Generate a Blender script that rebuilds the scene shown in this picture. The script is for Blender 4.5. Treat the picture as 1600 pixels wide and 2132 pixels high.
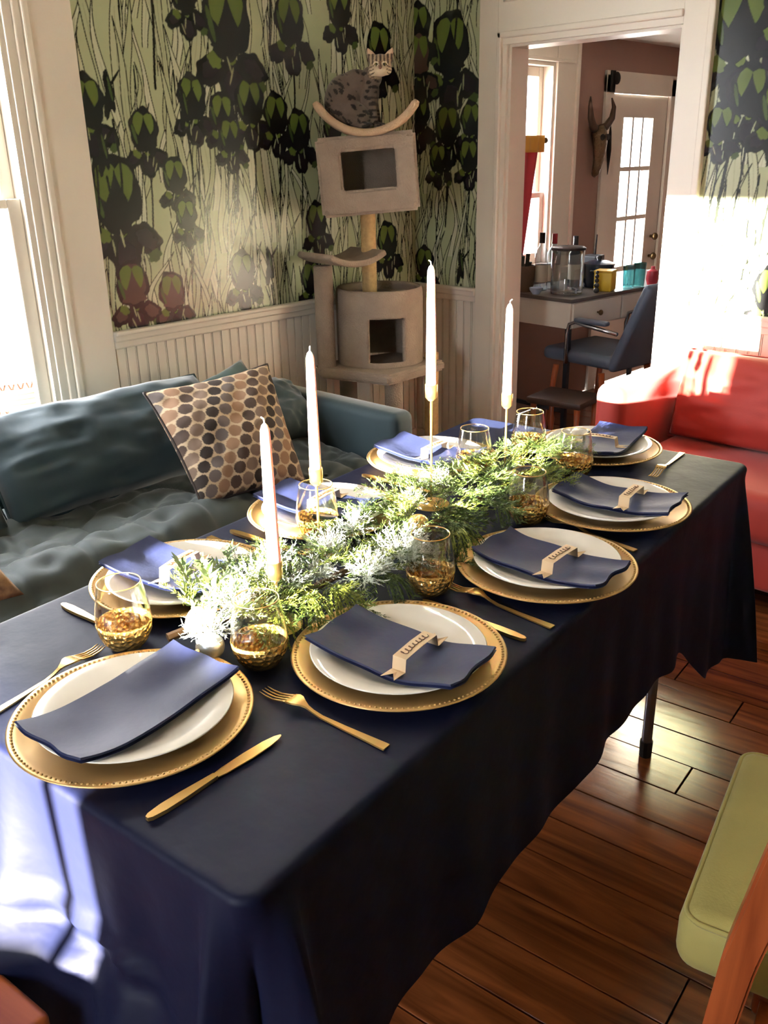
import bpy, bmesh, math, random
import numpy as np
from mathutils import Vector, Matrix

random.seed(7)
RNG = np.random.default_rng(11)
for o in list(bpy.data.objects):
    bpy.data.objects.remove(o)
scene = bpy.context.scene
COL = scene.collection
PI = math.pi

# ------------------------------------------------------------------ camera
cam_d = bpy.data.cameras.new('camera')
cam = bpy.data.objects.new('camera', cam_d)
COL.objects.link(cam)
cam_d.sensor_fit = 'VERTICAL'
cam_d.sensor_height = 36.0
cam_d.lens = 1865.6 / 2132 * 36.0
cam_d.clip_start = 0.02
FW = Vector((-0.642, 0.672, -0.369)).normalized()
RT = Vector((0.729, 0.685, -0.0196))
RT = (RT - FW * RT.dot(FW)).normalized()
UP = RT.cross(FW)
M = Matrix((RT, UP, -FW)).transposed().to_4x4()
M.translation = Vector((0, 0, 1.472))
cam.matrix_world = M
scene.camera = cam

# ------------------------------------------------------------------ world, sun, exposure
world = bpy.data.worlds.new('sky')
scene.world = world
world.use_nodes = True
bg = world.node_tree.nodes['Background']
bg.inputs['Color'].default_value = (0.93, 0.96, 1.0, 1)
bg.inputs['Strength'].default_value = 13.5

SUN_DIR = Vector((-0.140, 0.990, -0.137)).normalized()
sun_d = bpy.data.lights.new('sun_offscreen', 'SUN')
sun_d.energy = 72.0
sun_d.angle = math.radians(0.6)
sun_d.color = (1.0, 0.90, 0.76)
sun = bpy.data.objects.new('sun_offscreen', sun_d)
COL.objects.link(sun)
sun.rotation_euler = SUN_DIR.to_track_quat('-Z', 'Y').to_euler()
sun.location = (1.5, -9, 4)

vs = scene.view_settings
vs.view_transform = 'Standard'
vs.look = 'None'
vs.gamma = 1.0
vs.use_curve_mapping = False
vs.exposure = 1.5
cy = scene.cycles
cy.max_bounces = 7
cy.diffuse_bounces = 4
cy.glossy_bounces = 3
cy.transmission_bounces = 4
cy.transparent_max_bounces = 12
cy.caustics_reflective = False
cy.caustics_refractive = False


def portal(name, loc, rot, sx, sy):
    """marks a window opening for sky sampling; gives no light of its own"""
    d = bpy.data.lights.new(name, 'AREA')
    d.shape = 'RECTANGLE'
    d.size, d.size_y = sx, sy
    d.cycles.is_portal = True
    o = bpy.data.objects.new(name, d)
    COL.objects.link(o)
    o.location = loc
    o.rotation_euler = rot


# ------------------------------------------------------------------ helpers: colour, materials
def lin(c):
    def f(v):
        v /= 255.0
        return v / 12.92 if v <= 0.04045 else ((v + 0.055) / 1.055) ** 2.4
    return (f(c[0]), f(c[1]), f(c[2]), 1.0)


MATS = {}


def mat(name, rgb, rough=0.5, metal=0.0, noise=None, bump=None, sheen=0.0, coat=0.0, spec=None, sss=0.0, attr=None, rgb2=None):
    """noise=(scale, amount) varies the colour; bump=(scale, strength, distance) roughens the surface"""
    if name in MATS:
        return MATS[name]
    m = bpy.data.materials.new(name)
    m.use_nodes = True
    nt = m.node_tree
    b = nt.nodes['Principled BSDF']
    b.inputs['Base Color'].default_value = lin(rgb)
    b.inputs['Roughness'].default_value = rough
    b.inputs['Metallic'].default_value = metal
    if spec is not None:
        b.inputs['Specular IOR Level'].default_value = spec
    if sheen:
        b.inputs['Sheen Weight'].default_value = sheen
        b.inputs['Sheen Roughness'].default_value = 0.4
    if coat:
        b.inputs['Coat Weight'].default_value = coat
    if sss:
        b.inputs['Subsurface Weight'].default_value = sss
        b.inputs['Subsurface Scale'].default_value = 0.01
    tc = None
    if noise or bump:
        tc = nt.nodes.new('ShaderNodeTexCoord')
    if attr:
        a = nt.nodes.new('ShaderNodeAttribute')
        a.attribute_name = attr
        nt.links.new(a.outputs['Color'], b.inputs['Base Color'])
    elif noise:
        n = nt.nodes.new('ShaderNodeTexNoise')
        n.inputs['Scale'].default_value = noise[0]
        n.inputs['Detail'].default_value = 5
        nt.links.new(tc.outputs['Object'], n.inputs['Vector'])
        mx = nt.nodes.new('ShaderNodeMix')
        mx.data_type = 'RGBA'
        c = lin(rgb)
        c2 = lin(rgb2) if rgb2 else tuple(v * (1 - noise[1]) for v in c[:3]) + (1,)
        mx.inputs['A'].default_value = c
        mx.inputs['B'].default_value = c2
        mr = nt.nodes.new('ShaderNodeMapRange')
        mr.inputs['From Min'].default_value = 0.3
        mr.inputs['From Max'].default_value = 0.7
        nt.links.new(n.outputs['Fac'], mr.inputs['Value'])
        nt.links.new(mr.outputs['Result'], mx.inputs['Factor'])
        nt.links.new(mx.outputs['Result'], b.inputs['Base Color'])
    if bump:
        n2 = nt.nodes.new('ShaderNodeTexNoise')
        n2.inputs['Scale'].default_value = bump[0]
        n2.inputs['Detail'].default_value = 4
        nt.links.new(tc.outputs['Object'], n2.inputs['Vector'])
        bp = nt.nodes.new('ShaderNodeBump')
        bp.inputs['Strength'].default_value = bump[1]
        bp.inputs['Distance'].default_value = bump[2]
        nt.links.new(n2.outputs['Fac'], bp.inputs['Height'])
        nt.links.new(bp.outputs['Normal'], b.inputs['Normal'])
    MATS[name] = m
    return m


def glass_mat(name, tint=(1, 1, 1), gloss=1.0):
    if name in MATS:
        return MATS[name]
    m = bpy.data.materials.new(name)
    m.use_nodes = True
    nt = m.node_tree
    nt.nodes.remove(nt.nodes['Principled BSDF'])
    out = nt.nodes['Material Output']
    t = nt.nodes.new('ShaderNodeBsdfTransparent')
    t.inputs['Color'].default_value = (*tint, 1)
    g = nt.nodes.new('ShaderNodeBsdfGlossy')
    g.inputs['Roughness'].default_value = 0.03
    lw = nt.nodes.new('ShaderNodeLayerWeight')
    lw.inputs['Blend'].default_value = 0.5
    fr = nt.nodes.new('ShaderNodeMath')
    fr.operation = 'POWER'
    fr.inputs[1].default_value = 4.0
    nt.links.new(lw.outputs['Facing'], fr.inputs[0])
    ml = nt.nodes.new('ShaderNodeMath')
    ml.operation = 'MULTIPLY_ADD'
    ml.inputs[1].default_value = 0.42 * gloss
    ml.inputs[2].default_value = 0.055 * gloss
    mx = nt.nodes.new('ShaderNodeMixShader')
    nt.links.new(fr.outputs[0], ml.inputs[0])
    nt.links.new(ml.outputs[0], mx.inputs[0])
    nt.links.new(t.outputs[0], mx.inputs[1])
    nt.links.new(g.outputs[0], mx.inputs[2])
    nt.links.new(mx.outputs[0], out.inputs[0])
    MATS[name] = m
    return m


def wood_mat(name, c1, c2, rough=0.3, axis=0, scale=1.0, knots=True, coat=0.0):
    """plank wood: grain stretched along local axis, varied per object"""
    if name in MATS:
        return MATS[name]
    m = bpy.data.materials.new(name)
    m.use_nodes = True
    nt = m.node_tree
    b = nt.nodes['Principled BSDF']
    b.inputs['Roughness'].default_value = rough
    if coat:
        b.inputs['Coat Weight'].default_value = coat
        b.inputs['Coat Roughness'].default_value = 0.15
    tc = nt.nodes.new('ShaderNodeTexCoord')
    oi = nt.nodes.new('ShaderNodeObjectInfo')
    cmb = nt.nodes.new('ShaderNodeVectorMath')
    cmb.operation = 'MULTIPLY_ADD'
    sc = [14.0 * scale] * 3
    sc[axis] = 1.1 * scale
    cmb.inputs[1].default_value = sc
    sx = nt.nodes.new('ShaderNodeCombineXYZ')
    mm = nt.nodes.new('ShaderNodeMath')
    mm.operation = 'MULTIPLY'
    mm.inputs[1].default_value = 37.0
    nt.links.new(oi.outputs['Random'], mm.inputs[0])
    for i in range(3):
        nt.links.new(mm.outputs[0], sx.inputs[i])
    nt.links.new(tc.outputs['Object'], cmb.inputs[0])
    nt.links.new(sx.outputs[0], cmb.inputs[2])
    n = nt.nodes.new('ShaderNodeTexNoise')
    n.inputs['Scale'].default_value = 1.6
    n.inputs['Detail'].default_value = 7
    n.inputs['Distortion'].default_value = 1.2
    nt.links.new(cmb.outputs[0], n.inputs['Vector'])
    ramp = nt.nodes.new('ShaderNodeValToRGB')
    ramp.color_ramp.elements[0].position = 0.30
    ramp.color_ramp.elements[0].color = lin(c2)
    ramp.color_ramp.elements[1].position = 0.68
    ramp.color_ramp.elements[1].color = lin(c1)
    nt.links.new(n.outputs['Fac'], ramp.inputs['Fac'])
    hv = nt.nodes.new('ShaderNodeHueSaturation')
    mr = nt.nodes.new('ShaderNodeMapRange')
    mr.inputs['To Min'].default_value = 0.75
    mr.inputs['To Max'].default_value = 1.2
    nt.links.new(oi.outputs['Random'], mr.inputs['Value'])
    nt.links.new(mr.outputs['Result'], hv.inputs['Value'])
    nt.links.new(ramp.outputs['Color'], hv.inputs['Color'])
    last = hv.outputs['Color']
    if knots:
        v = nt.nodes.new('ShaderNodeTexVoronoi')
        v.inputs['Scale'].default_value = 1.0
        k = nt.nodes.new('ShaderNodeVectorMath')
        k.operation = 'MULTIPLY_ADD'
        ks = [5.5] * 3
        ks[axis] = 2.6
        k.inputs[1].default_value = ks
        nt.links.new(tc.outputs['Object'], k.inputs[0])
        nt.links.new(sx.outputs[0], k.inputs[2])
        nt.links.new(k.outputs[0], v.inputs['Vector'])
        kr = nt.nodes.new('ShaderNodeMapRange')
        kr.inputs['From Min'].default_value = 0.04
        kr.inputs['From Max'].default_value = 0.12
        kr.inputs['To Min'].default_value = 0.9
        kr.inputs['To Max'].default_value = 0.0
        nt.links.new(v.outputs['Distance'], kr.inputs['Value'])
        kx = nt.nodes.new('ShaderNodeMix')
        kx.data_type = 'RGBA'
        kx.inputs['B'].default_value = lin((30, 16, 8))
        nt.links.new(kr.outputs['Result'], kx.inputs['Factor'])
        nt.links.new(last, kx.inputs['A'])
        last = kx.outputs['Result']
    nt.links.new(last, b.inputs['Base Color'])
    bp = nt.nodes.new('ShaderNodeBump')
    bp.inputs['Strength'].default_value = 0.25
    bp.inputs['Distance'].default_value = 0.002
    nt.links.new(n.outputs['Fac'], bp.inputs['Height'])
    nt.links.new(bp.outputs['Normal'], b.inputs['Normal'])
    MATS[name] = m
    return m


# ------------------------------------------------------------------ helpers: objects and shapes
def link(name, me, m=None, parent=None, smooth=False):
    o = bpy.data.objects.new(name, me)
    COL.objects.link(o)
    if m is not None and not me.materials:
        me.materials.append(m)
    if parent is not None:
        o.parent = parent
    if smooth:
        me.shade_smooth()
    return o


def obj(name, bm, m, parent=None, smooth=False, auto=None):
    me = bpy.data.meshes.new(name)
    bm.normal_update()
    bm.to_mesh(me)
    bm.free()
    o = link(name, me, m, parent, smooth)
    if auto is not None:
        me.shade_smooth()
        for e in me.edges:
            pass
        try:
            me.set_sharp_from_angle(angle=math.radians(auto))
        except Exception:
            pass
    return o


def tag(o, label=None, cat=None, group=None, kind=None):
    if label:
        o['label'] = label
    if cat:
        o['category'] = cat
    if group:
        o['group'] = group
    if kind:
        o['kind'] = kind
    return o


def empty(name, loc=(0, 0, 0), rz=0.0, label=None, cat=None, group=None):
    o = bpy.data.objects.new(name, None)
    COL.objects.link(o)
    o.location = loc
    o.rotation_euler = (0, 0, rz)
    o.empty_display_size = 0.05
    return tag(o, label, cat, group)


def struct(name, bm, m, auto=None):
    return tag(obj(name, bm, m, auto=auto), kind='structure')


def box(bm, c, s, bev=0.0, mtx=None, seg=2):
    g = bmesh.ops.create_cube(bm, size=1.0)
    vs_ = g['verts']
    for v in vs_:
        v.co = Vector((v.co.x * s[0], v.co.y * s[1], v.co.z * s[2]))
    if bev > 0:
        es = {e for v in vs_ for e in v.link_edges}
        r = bmesh.ops.bevel(bm, geom=list(es), offset=bev, segments=seg, profile=0.5, affect='EDGES')
        vs_ = list({v for f in r['faces'] for v in f.verts} | {v for v in vs_ if v.is_valid})
    for v in vs_:
        if mtx is not None:
            v.co = mtx @ v.co
        v.co += Vector(c)
    return vs_


def bb(bm, x0, x1, y0, y1, z0, z1, bev=0.0, seg=2):
    return box(bm, ((x0 + x1) / 2, (y0 + y1) / 2, (z0 + z1) / 2), (abs(x1 - x0), abs(y1 - y0), abs(z1 - z0)), bev, seg=seg)


def newbox(name, m, parent, x0, x1, y0, y1, z0, z1, bev=0.0, seg=2):
    bm = bmesh.new()
    bb(bm, x0, x1, y0, y1, z0, z1, bev, seg)
    return obj(name, bm, m, parent)


def lathe(bm, prof, n=48, c=(0, 0, 0), caps=False):
    rings = []
    for r, z in prof:
        if r < 1e-6:
            rings.append([bm.verts.new((c[0], c[1], c[2] + z))])
        else:
            rings.append([bm.verts.new((c[0] + r * math.cos(2 * PI * i / n), c[1] + r * math.sin(2 * PI * i / n), c[2] + z)) for i in range(n)])
    for a, b in zip(rings, rings[1:]):
        for i in range(n):
            j = (i + 1) % n
            if len(a) == 1 and len(b) == 1:
                continue
            if len(a) == 1:
                bm.faces.new((a[0], b[j], b[i])[::-1])
            elif len(b) == 1:
                bm.faces.new((a[i], a[j], b[0]))
            else:
                bm.faces.new((a[i], a[j], b[j], b[i]))


def tube(bm, pts, rad, n=8, caps=True):
    """tube through pts; rad a number or a list"""
    pts = [Vector(p) for p in pts]
    if not isinstance(rad, (list, tuple)):
        rad = [rad] * len(pts)
    rings = []
    up = None
    for i, p in enumerate(pts):
        a = pts[max(i - 1, 0)]
        b = pts[min(i + 1, len(pts) - 1)]
        t = (b - a).normalized()
        if up is None:
            up = Vector((0, 0, 1)) if abs(t.z) < 0.9 else Vector((1, 0, 0))
        s = t.cross(up)
        if s.length < 1e-5:
            s = t.cross(Vector((0, 1, 0)))
        s.normalize()
        up = s.cross(t).normalized()
        rings.append([bm.verts.new(p + (s * math.cos(2 * PI * k / n) + up * math.sin(2 * PI * k / n)) * rad[i]) for k in range(n)])
    for a, b in zip(rings, rings[1:]):
        for k in range(n):
            j = (k + 1) % n
            bm.faces.new((a[k], a[j], b[j], b[k]))
    if caps:
        bm.faces.new(rings[0][::-1])
        bm.faces.new(rings[-1])


def ell(bm, c, r, mtx=None, u=20, v=14):
    g = bmesh.ops.create_uvsphere(bm, u_segments=u, v_segments=v, radius=1.0)
    for w in g['verts']:
        p = Vector((w.co.x * r[0], w.co.y * r[1], w.co.z * r[2]))
        if mtx is not None:
            p = mtx @ p
        w.co = p + Vector(c)


def grid_mesh(name, X, Y, Z, closed=False, flip=False):
    """mesh from 2-d arrays of coordinates"""
    h, w = X.shape
    co = np.stack([X, Y, Z], -1).reshape(-1, 3).astype(np.float32)
    i = np.arange(h * w).reshape(h, w)
    if closed:
        a, b, c, d = i[:-1, :], np.roll(i, -1, 1)[:-1, :], np.roll(i, -1, 1)[1:, :], i[1:, :]
    else:
        a, b, c, d = i[:-1, :-1], i[:-1, 1:], i[1:, 1:], i[1:, :-1]
    q = np.stack([a, b, c, d], -1).reshape(-1, 4)
    if flip:
        q = q[:, ::-1]
    me = bpy.data.meshes.new(name)
    me.vertices.add(len(co))
    me.vertices.foreach_set('co', co.ravel())
    me.loops.add(q.size)
    me.loops.foreach_set('vertex_index', q.ravel().astype(np.int32))
    me.polygons.add(len(q))
    me.polygons.foreach_set('loop_start', (np.arange(len(q)) * 4).astype(np.int32))
    me.update(calc_edges=True)
    me.validate()
    return me


def paint(me, rgb, name='print'):
    a = me.color_attributes.new(name, 'FLOAT_COLOR', 'POINT')
    c = np.ones((len(me.vertices), 4), np.float32)
    c[:, :3] = rgb.reshape(-1, 3)
    a.data.foreach_set('color', c.ravel())


def dup(o, parent=None):
    c = o.copy()
    COL.objects.link(c)
    if parent is not None:
        c.parent = parent
    for ch in list(o.children):
        dup(ch, c)
    return c


def smooth_noise(shape, cell, seed):
    r = np.random.default_rng(seed)
    h, w = shape
    gh, gw = int(h / cell) + 3, int(w / cell) + 3
    g = r.random((gh, gw))
    y = np.arange(h) / cell
    x = np.arange(w) / cell
    yi, xi = y.astype(int), x.astype(int)
    fy, fx = y - yi, x - xi
    fy, fx = fy * fy * (3 - 2 * fy), fx * fx * (3 - 2 * fx)
    fy = fy[:, None]
    fx = fx[None, :]
    a = g[np.ix_(yi, xi)]
    b = g[np.ix_(yi, xi + 1)]
    c = g[np.ix_(yi + 1, xi)]
    d = g[np.ix_(yi + 1, xi + 1)]
    return (a * (1 - fx) + b * fx) * (1 - fy) + (c * (1 - fx) + d * fx) * fy


# ------------------------------------------------------------------ materials
white = mat('white_paint', (226, 216, 200), 0.35, noise=(3, 0.04))
plaster = mat('ceiling_white', (228, 220, 206), 0.6)
mauve = mat('mauve_plaster', (160, 126, 112), 0.6, noise=(2, 0.08))
floor_m = wood_mat('floor_pine', (150, 84, 42), (82, 40, 18), 0.20, 0, coat=0.3)
dark_m = mat('dark_gap', (26, 15, 8), 0.9)
glass = glass_mat('window_glass', (0.97, 0.98, 1.0), 0.6)
clear = glass_mat('clear_glass', (0.97, 0.97, 0.96), 2.0)
wood_or = wood_mat('orange_wood', (178, 92, 48), (130, 58, 26), 0.35, 2, knots=False)
wood_seat = wood_mat('honey_wood', (190, 104, 50), (146, 70, 30), 0.35, 0, knots=False)

WX, WY = -3.047, 3.454     # planes of the window wall and of the door wall
NY, RX = -1.60, 1.90       # wall behind the camera and wall on the right
CZ = 2.72

# ------------------------------------------------------------------ floor planks
FA = math.radians(6.2)


def clip_poly(poly, x0, x1, y0, y1):
    def cut(p, f, inter):
        out = []
        for i in range(len(p)):
            a, b = p[i], p[(i + 1) % len(p)]
            ia, ib = f(a), f(b)
            if ia:
                out.append(a)
            if ia != ib:
                out.append(inter(a, b))
        return out
    def ix(v):
        return lambda a, b: (v, a[1] + (b[1] - a[1]) * (v - a[0]) / (b[0] - a[0]))
    def iy(v):
        return lambda a, b: (a[0] + (b[0] - a[0]) * (v - a[1]) / (b[1] - a[1]), v)
    for f, g in ((lambda p: p[0] >= x0, ix(x0)), (lambda p: p[0] <= x1, ix(x1)), (lambda p: p[1] >= y0, iy(y0)), (lambda p: p[1] <= y1, iy(y1))):
        if poly:
            poly = cut(poly, f, g)
    return poly


def planks(parent, x0, x1, y0, y1, seed, zt=0.0):
    r = random.Random(seed)
    ca, sa = math.cos(FA), math.sin(FA)
    W = 0.1255
    # strip coordinates (s along plank, t across); a butt joint stands at (-0.735, 1.84)
    s_ref = -0.735 * ca + 1.84 * sa
    t_ref = 0.735 * sa + 1.84 * ca
    for k in range(-45, 46):
        ta = t_ref - W / 2 + k * W
        s = -6.0 + r.random() * 1.5
        cuts = [s]
        while s < 6:
            s += r.uniform(1.4, 2.8)
            cuts.append(s)
        if k == 0:
            cuts = sorted([c for c in cuts if abs(c - s_ref) > 0.8] + [s_ref])
        for a, b in zip(cuts, cuts[1:]):
            g = 0.0016
            cor = [(a + g, ta + g), (b - g, ta + g), (b - g, ta + W - g), (a + g, ta + W - g)]
            P = [(p * ca - q * sa, p * sa + q * ca) for p, q in cor]
            P = clip_poly(P, x0, x1, y0, y1)
            if len(P) < 3:
                continue
            cx = sum(p[0] for p in P) / len(P)
            cy = sum(p[1] for p in P) / len(P)
            if max(p[0] for p in P) - min(p[0] for p in P) < 0.03:
                continue
            dz = r.uniform(-0.0012, 0.0)
            bm = bmesh.new()
            def loc(p, z):
                dx, dy = p[0] - cx, p[1] - cy
                return (dx * ca + dy * sa, -dx * sa + dy * ca, z)
            top = [bm.verts.new(loc(p, zt + dz)) for p in P]
            bot = [bm.verts.new(loc(p, zt - 0.018)) for p in P]
            bm.faces.new(top)
            for i in range(len(P)):
                j = (i + 1) % len(P)
                bm.faces.new((top[i], bot[i], bot[j], top[j]))
            bmesh.ops.recalc_face_normals(bm, faces=bm.faces[:])
            bmesh.ops.bevel(bm, geom=[e for e in bm.edges if abs(e.verts[0].co.z - zt - dz) < 1e-6 and abs(e.verts[1].co.z - zt - dz) < 1e-6], offset=0.0012, segments=1, affect='EDGES')
            o = obj('plank', bm, floor_m, parent)
            o.location = (cx, cy, 0)
            o.rotation_euler = (0, 0, FA)


bm = bmesh.new()
bb(bm, WX, RX, NY, WY, -0.10, -0.012)
floor = struct('floor', bm, dark_m)
planks(floor, WX + 0.002, RX, NY, WY, 3)
bm = bmesh.new()
bb(bm, WX, -0.4, WY, 6.45, -0.10, -0.012)
floor2 = struct('floor_kitchen', bm, dark_m)
planks(floor2, WX + 0.002, -0.4, WY + 0.001, 6.45, 5)


# ------------------------------------------------------------------ wallpaper print
def wallpaper(w, h, res, flowers, seed):
    """flat print of reed blades and irises; u across (metres), v up. returns (rows, cols, 3) linear"""
    r = np.random.default_rng(seed)
    SS = 2
    nx, ny = (int(round(w / res)) + 1) * SS, (int(round(h / res)) + 1) * SS
    u = np.linspace(0, w, nx)
    v = np.linspace(0, h, ny)
    img = np.zeros((ny, nx, 3), np.float32)
    img[:] = lin((168, 175, 138))[:3]
    dark = np.array(lin((22, 26, 16))[:3])
    blades = []
    z = h + 0.1
    while z > -0.55:
        for k in range(int(w / 0.046) + 4):
            blades.append((z + r.uniform(-0.10, 0.10), r.uniform(-0.1, w + 0.1)))
        z -= 0.23
    blades.sort(key=lambda t: -t[0])
    for z0, x0 in blades:
        L = r.uniform(0.32, 0.62)
        hw = r.uniform(0.014, 0.028)
        lean = r.normal(0, 0.075)
        sw = r.normal(0, 0.016)
        ph = r.uniform(0, 6.28)
        i0, i1 = np.searchsorted(v, [z0, z0 + L])
        pad = abs(lean) + abs(sw) * 2 + 0.03
        j0, j1 = np.searchsorted(u, [x0 - pad, x0 + pad])
        if i1 - i0 < 2 or j1 - j0 < 2:
            continue
        t = ((v[i0:i1] - z0) / L)[:, None]
        xc = x0 + lean * t * t + sw * np.sin(ph + 5.5 * t) + 0.004 * np.sin(ph * 2 + 11 * t)
        half = hw * np.clip(1.15 - t ** 2.2 * 1.15, 0, 1) * (0.78 + 0.22 * np.sin(ph + 7 * t))
        d = np.abs(u[None, j0:j1] - xc)
        g = r.uniform(0, 1)
        c1 = np.array(lin((int(164 + 32 * g), int(171 + 28 * g), int(134 + 38 * g)))[:3])
        sub = img[i0:i1, j0:j1]
        sub[d < half] = c1
        rib = d < 0.0018
        sub[rib & (d < half * 0.5) & (t < 0.6)] = c1 * 0.80
        sub[(d < half + 0.0010) & (d > half - 0.0030) & (half > 0.001)] = dark
    U, V = np.meshgrid(u, v)

    def ellp(cx, cy, rx, ry, rot, col, wob=0.0, ph=0.0):
        c, s = math.cos(rot), math.sin(rot)
        R = max(rx, ry) * 1.3
        i0, i1 = np.searchsorted(v, [cy - R, cy + R])
        j0, j1 = np.searchsorted(u, [cx - R, cx + R])
        if i1 <= i0 or j1 <= j0:
            return
        a = U[i0:i1, j0:j1] - cx
        b = V[i0:i1, j0:j1] - cy
        p, q = (a * c + b * s) / rx, (-a * s + b * c) / ry
        an = np.arctan2(q, p)
        m = p * p + q * q < (1 + wob * np.sin(5 * an + ph) + wob * 0.6 * np.sin(9 * an + 2 * ph)) ** 2
        img[i0:i1, j0:j1][m] = col

    ink = np.array(lin((20, 22, 22))[:3])
    plum = np.array(lin((34, 29, 34))[:3])
    olive = np.array(lin((92, 108, 48))[:3])
    moss = np.array(lin((66, 82, 42))[:3])
    pale = np.array(lin((150, 156, 120))[:3])
    brown = np.array(lin((78, 60, 52))[:3])

    def iris(x, z, s, kind):
        ph = r.uniform(0, 6.28)
        fall = plum if kind != 'brown' else brown
        # stem
        for k in range(40):
            ellp(x + 0.012 * s * math.sin(k / 9), z - 0.12 * s - k * 0.012 * s, 0.006 * s, 0.012 * s, 0, dark)
        if kind == 'bud':
            ellp(x, z, 0.020 * s, 0.085 * s, 0.15, ink, 0.05, ph)
            ellp(x - 0.016 * s, z - 0.055 * s, 0.017 * s, 0.06 * s, -0.2, ink, 0.05, ph)
            ellp(x + 0.03 * s, z + 0.05 * s, 0.006 * s, 0.05 * s, -0.7, dark)
            ellp(x + 0.005 * s, z + 0.01 * s, 0.006 * s, 0.05 * s, 0.15, moss)
            return
        # falls
        ellp(x - 0.085 * s, z - 0.155 * s, 0.062 * s, 0.045 * s, 0.6, ink, 0.07, ph)
        ellp(x + 0.095 * s, z - 0.150 * s, 0.068 * s, 0.050 * s, -0.6, ink, 0.07, ph + 1)
        ellp(x + 0.01 * s, z - 0.185 * s, 0.062 * s, 0.075 * s, 0.1, ink, 0.06, ph + 2)
        ellp(x - 0.080 * s, z - 0.150 * s, 0.040 * s, 0.028 * s, 0.6, fall, 0.07, ph)
        ellp(x + 0.100 * s, z - 0.148 * s, 0.045 * s, 0.030 * s, -0.6, fall, 0.07, ph + 1)
        ellp(x + 0.012 * s, z - 0.195 * s, 0.040 * s, 0.050 * s, 0.1, plum, 0.06, ph + 2)
        ellp(x - 0.062 * s, z - 0.125 * s, 0.022 * s, 0.030 * s, 0.9, olive, 0.08, ph)
        ellp(x + 0.010 * s, z - 0.115 * s, 0.018 * s, 0.022 * s, 0.0, olive, 0.05, ph)
        ellp(x + 0.125 * s, z - 0.205 * s, 0.028 * s, 0.020 * s, 0.5, moss, 0.08, ph)
        # standard
        ellp(x, z, 0.098 * s, 0.125 * s, 0.0, ink, 0.05, ph)
        ellp(x, z + 0.002 * s, 0.078 * s, 0.103 * s, 0.0, ink if kind != 'brown' else brown, 0.03, ph)
        ellp(x - 0.020 * s, z + 0.030 * s, 0.046 * s, 0.068 * s, 0.25, olive, 0.03, ph)
        ellp(x + 0.026 * s, z + 0.028 * s, 0.042 * s, 0.066 * s, -0.3, olive, 0.03, ph + 1)
        # dark pointed tongue
        for k in range(18):
            f = k / 17
            ellp(x + 0.004 * s, z - 0.080 * s + 0.140 * s * f, (0.074 * (1 - f) ** 1.3 + 0.003) * s, 0.014 * s, 0, ink if kind != 'brown' else brown)
        ellp(x - 0.066 * s, z - 0.02 * s, 0.010 * s, 0.055 * s, 0.25, moss)
        for k in range(3):
            a = r.uniform(-0.4, 0.4)
            ellp(x + r.uniform(-0.03, 0.08) * s, z - 0.14 * s - k * 0.03 * s, 0.0035 * s, 0.03 * s, a, pale)
    for fx, fz, s, kd in flowers:
        iris(fx, fz, s, kd)
    img = img.reshape(ny // SS, SS, nx // SS, SS, 3).mean((1, 3))
    return img, np.linspace(0, w, nx // SS), np.linspace(0, h, ny // SS)


paper = mat('wallpaper_print', (150, 160, 110), 0.26, attr='print', spec=0.45)
ZW = 0.882


def paper_panel(name, parent, along, a0, a1, plane, flowers, seed, res=0.0030, z0=ZW, z1=2.16):
    fl = [(f[0] - a0, f[1] - z0, f[2], f[3]) for f in flowers]
    img, u, v = wallpaper(a1 - a0, z1 - z0, res, fl, seed)
    A, Zz = np.meshgrid(u + a0, v + z0)
    if along == 'y':
        me = grid_mesh(name, np.full_like(A, plane), A, Zz)
    else:
        me = grid_mesh(name, A, np.full_like(A, plane), Zz)
    paint(me, img)
    return link(name, me, paper, parent)


# ------------------------------------------------------------------ window wall (left)
WIN1 = (0.62, 1.50, 0.46, 2.20)      # y0, y1, z0, z1 of the window in view
bm = bmesh.new()
X0 = WX - 0.16
for y0, y1, z0, z1 in ((NY, WIN1[0], 0, CZ), (WIN1[1], WY, 0, CZ),
                       (WIN1[0], WIN1[1], 0, WIN1[2]), (WIN1[0], WIN1[1], WIN1[3], CZ)):
    bb(bm, X0, WX, y0, y1, z0, z1)
wall_left = struct('wall_left', bm, white)
bm = bmesh.new()
KW = (3.95, 4.62, 0.86, 1.93)
KD = (5.235, 5.965, 0.0, 1.895)
for y0, y1, z0, z1 in ((WY, KW[0], 0, CZ), (KW[1], KD[0], 0, CZ), (KD[1], 6.45, 0, CZ), (KW[0], KW[1], 0, KW[2]), (KW[0], KW[1], KW[3], CZ), (KD[0], KD[1], KD[3], CZ)):
    bb(bm, X0, WX, y0, y1, z0, z1)
wall_kl = struct('wall_kitchen_left', bm, mauve)

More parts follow.
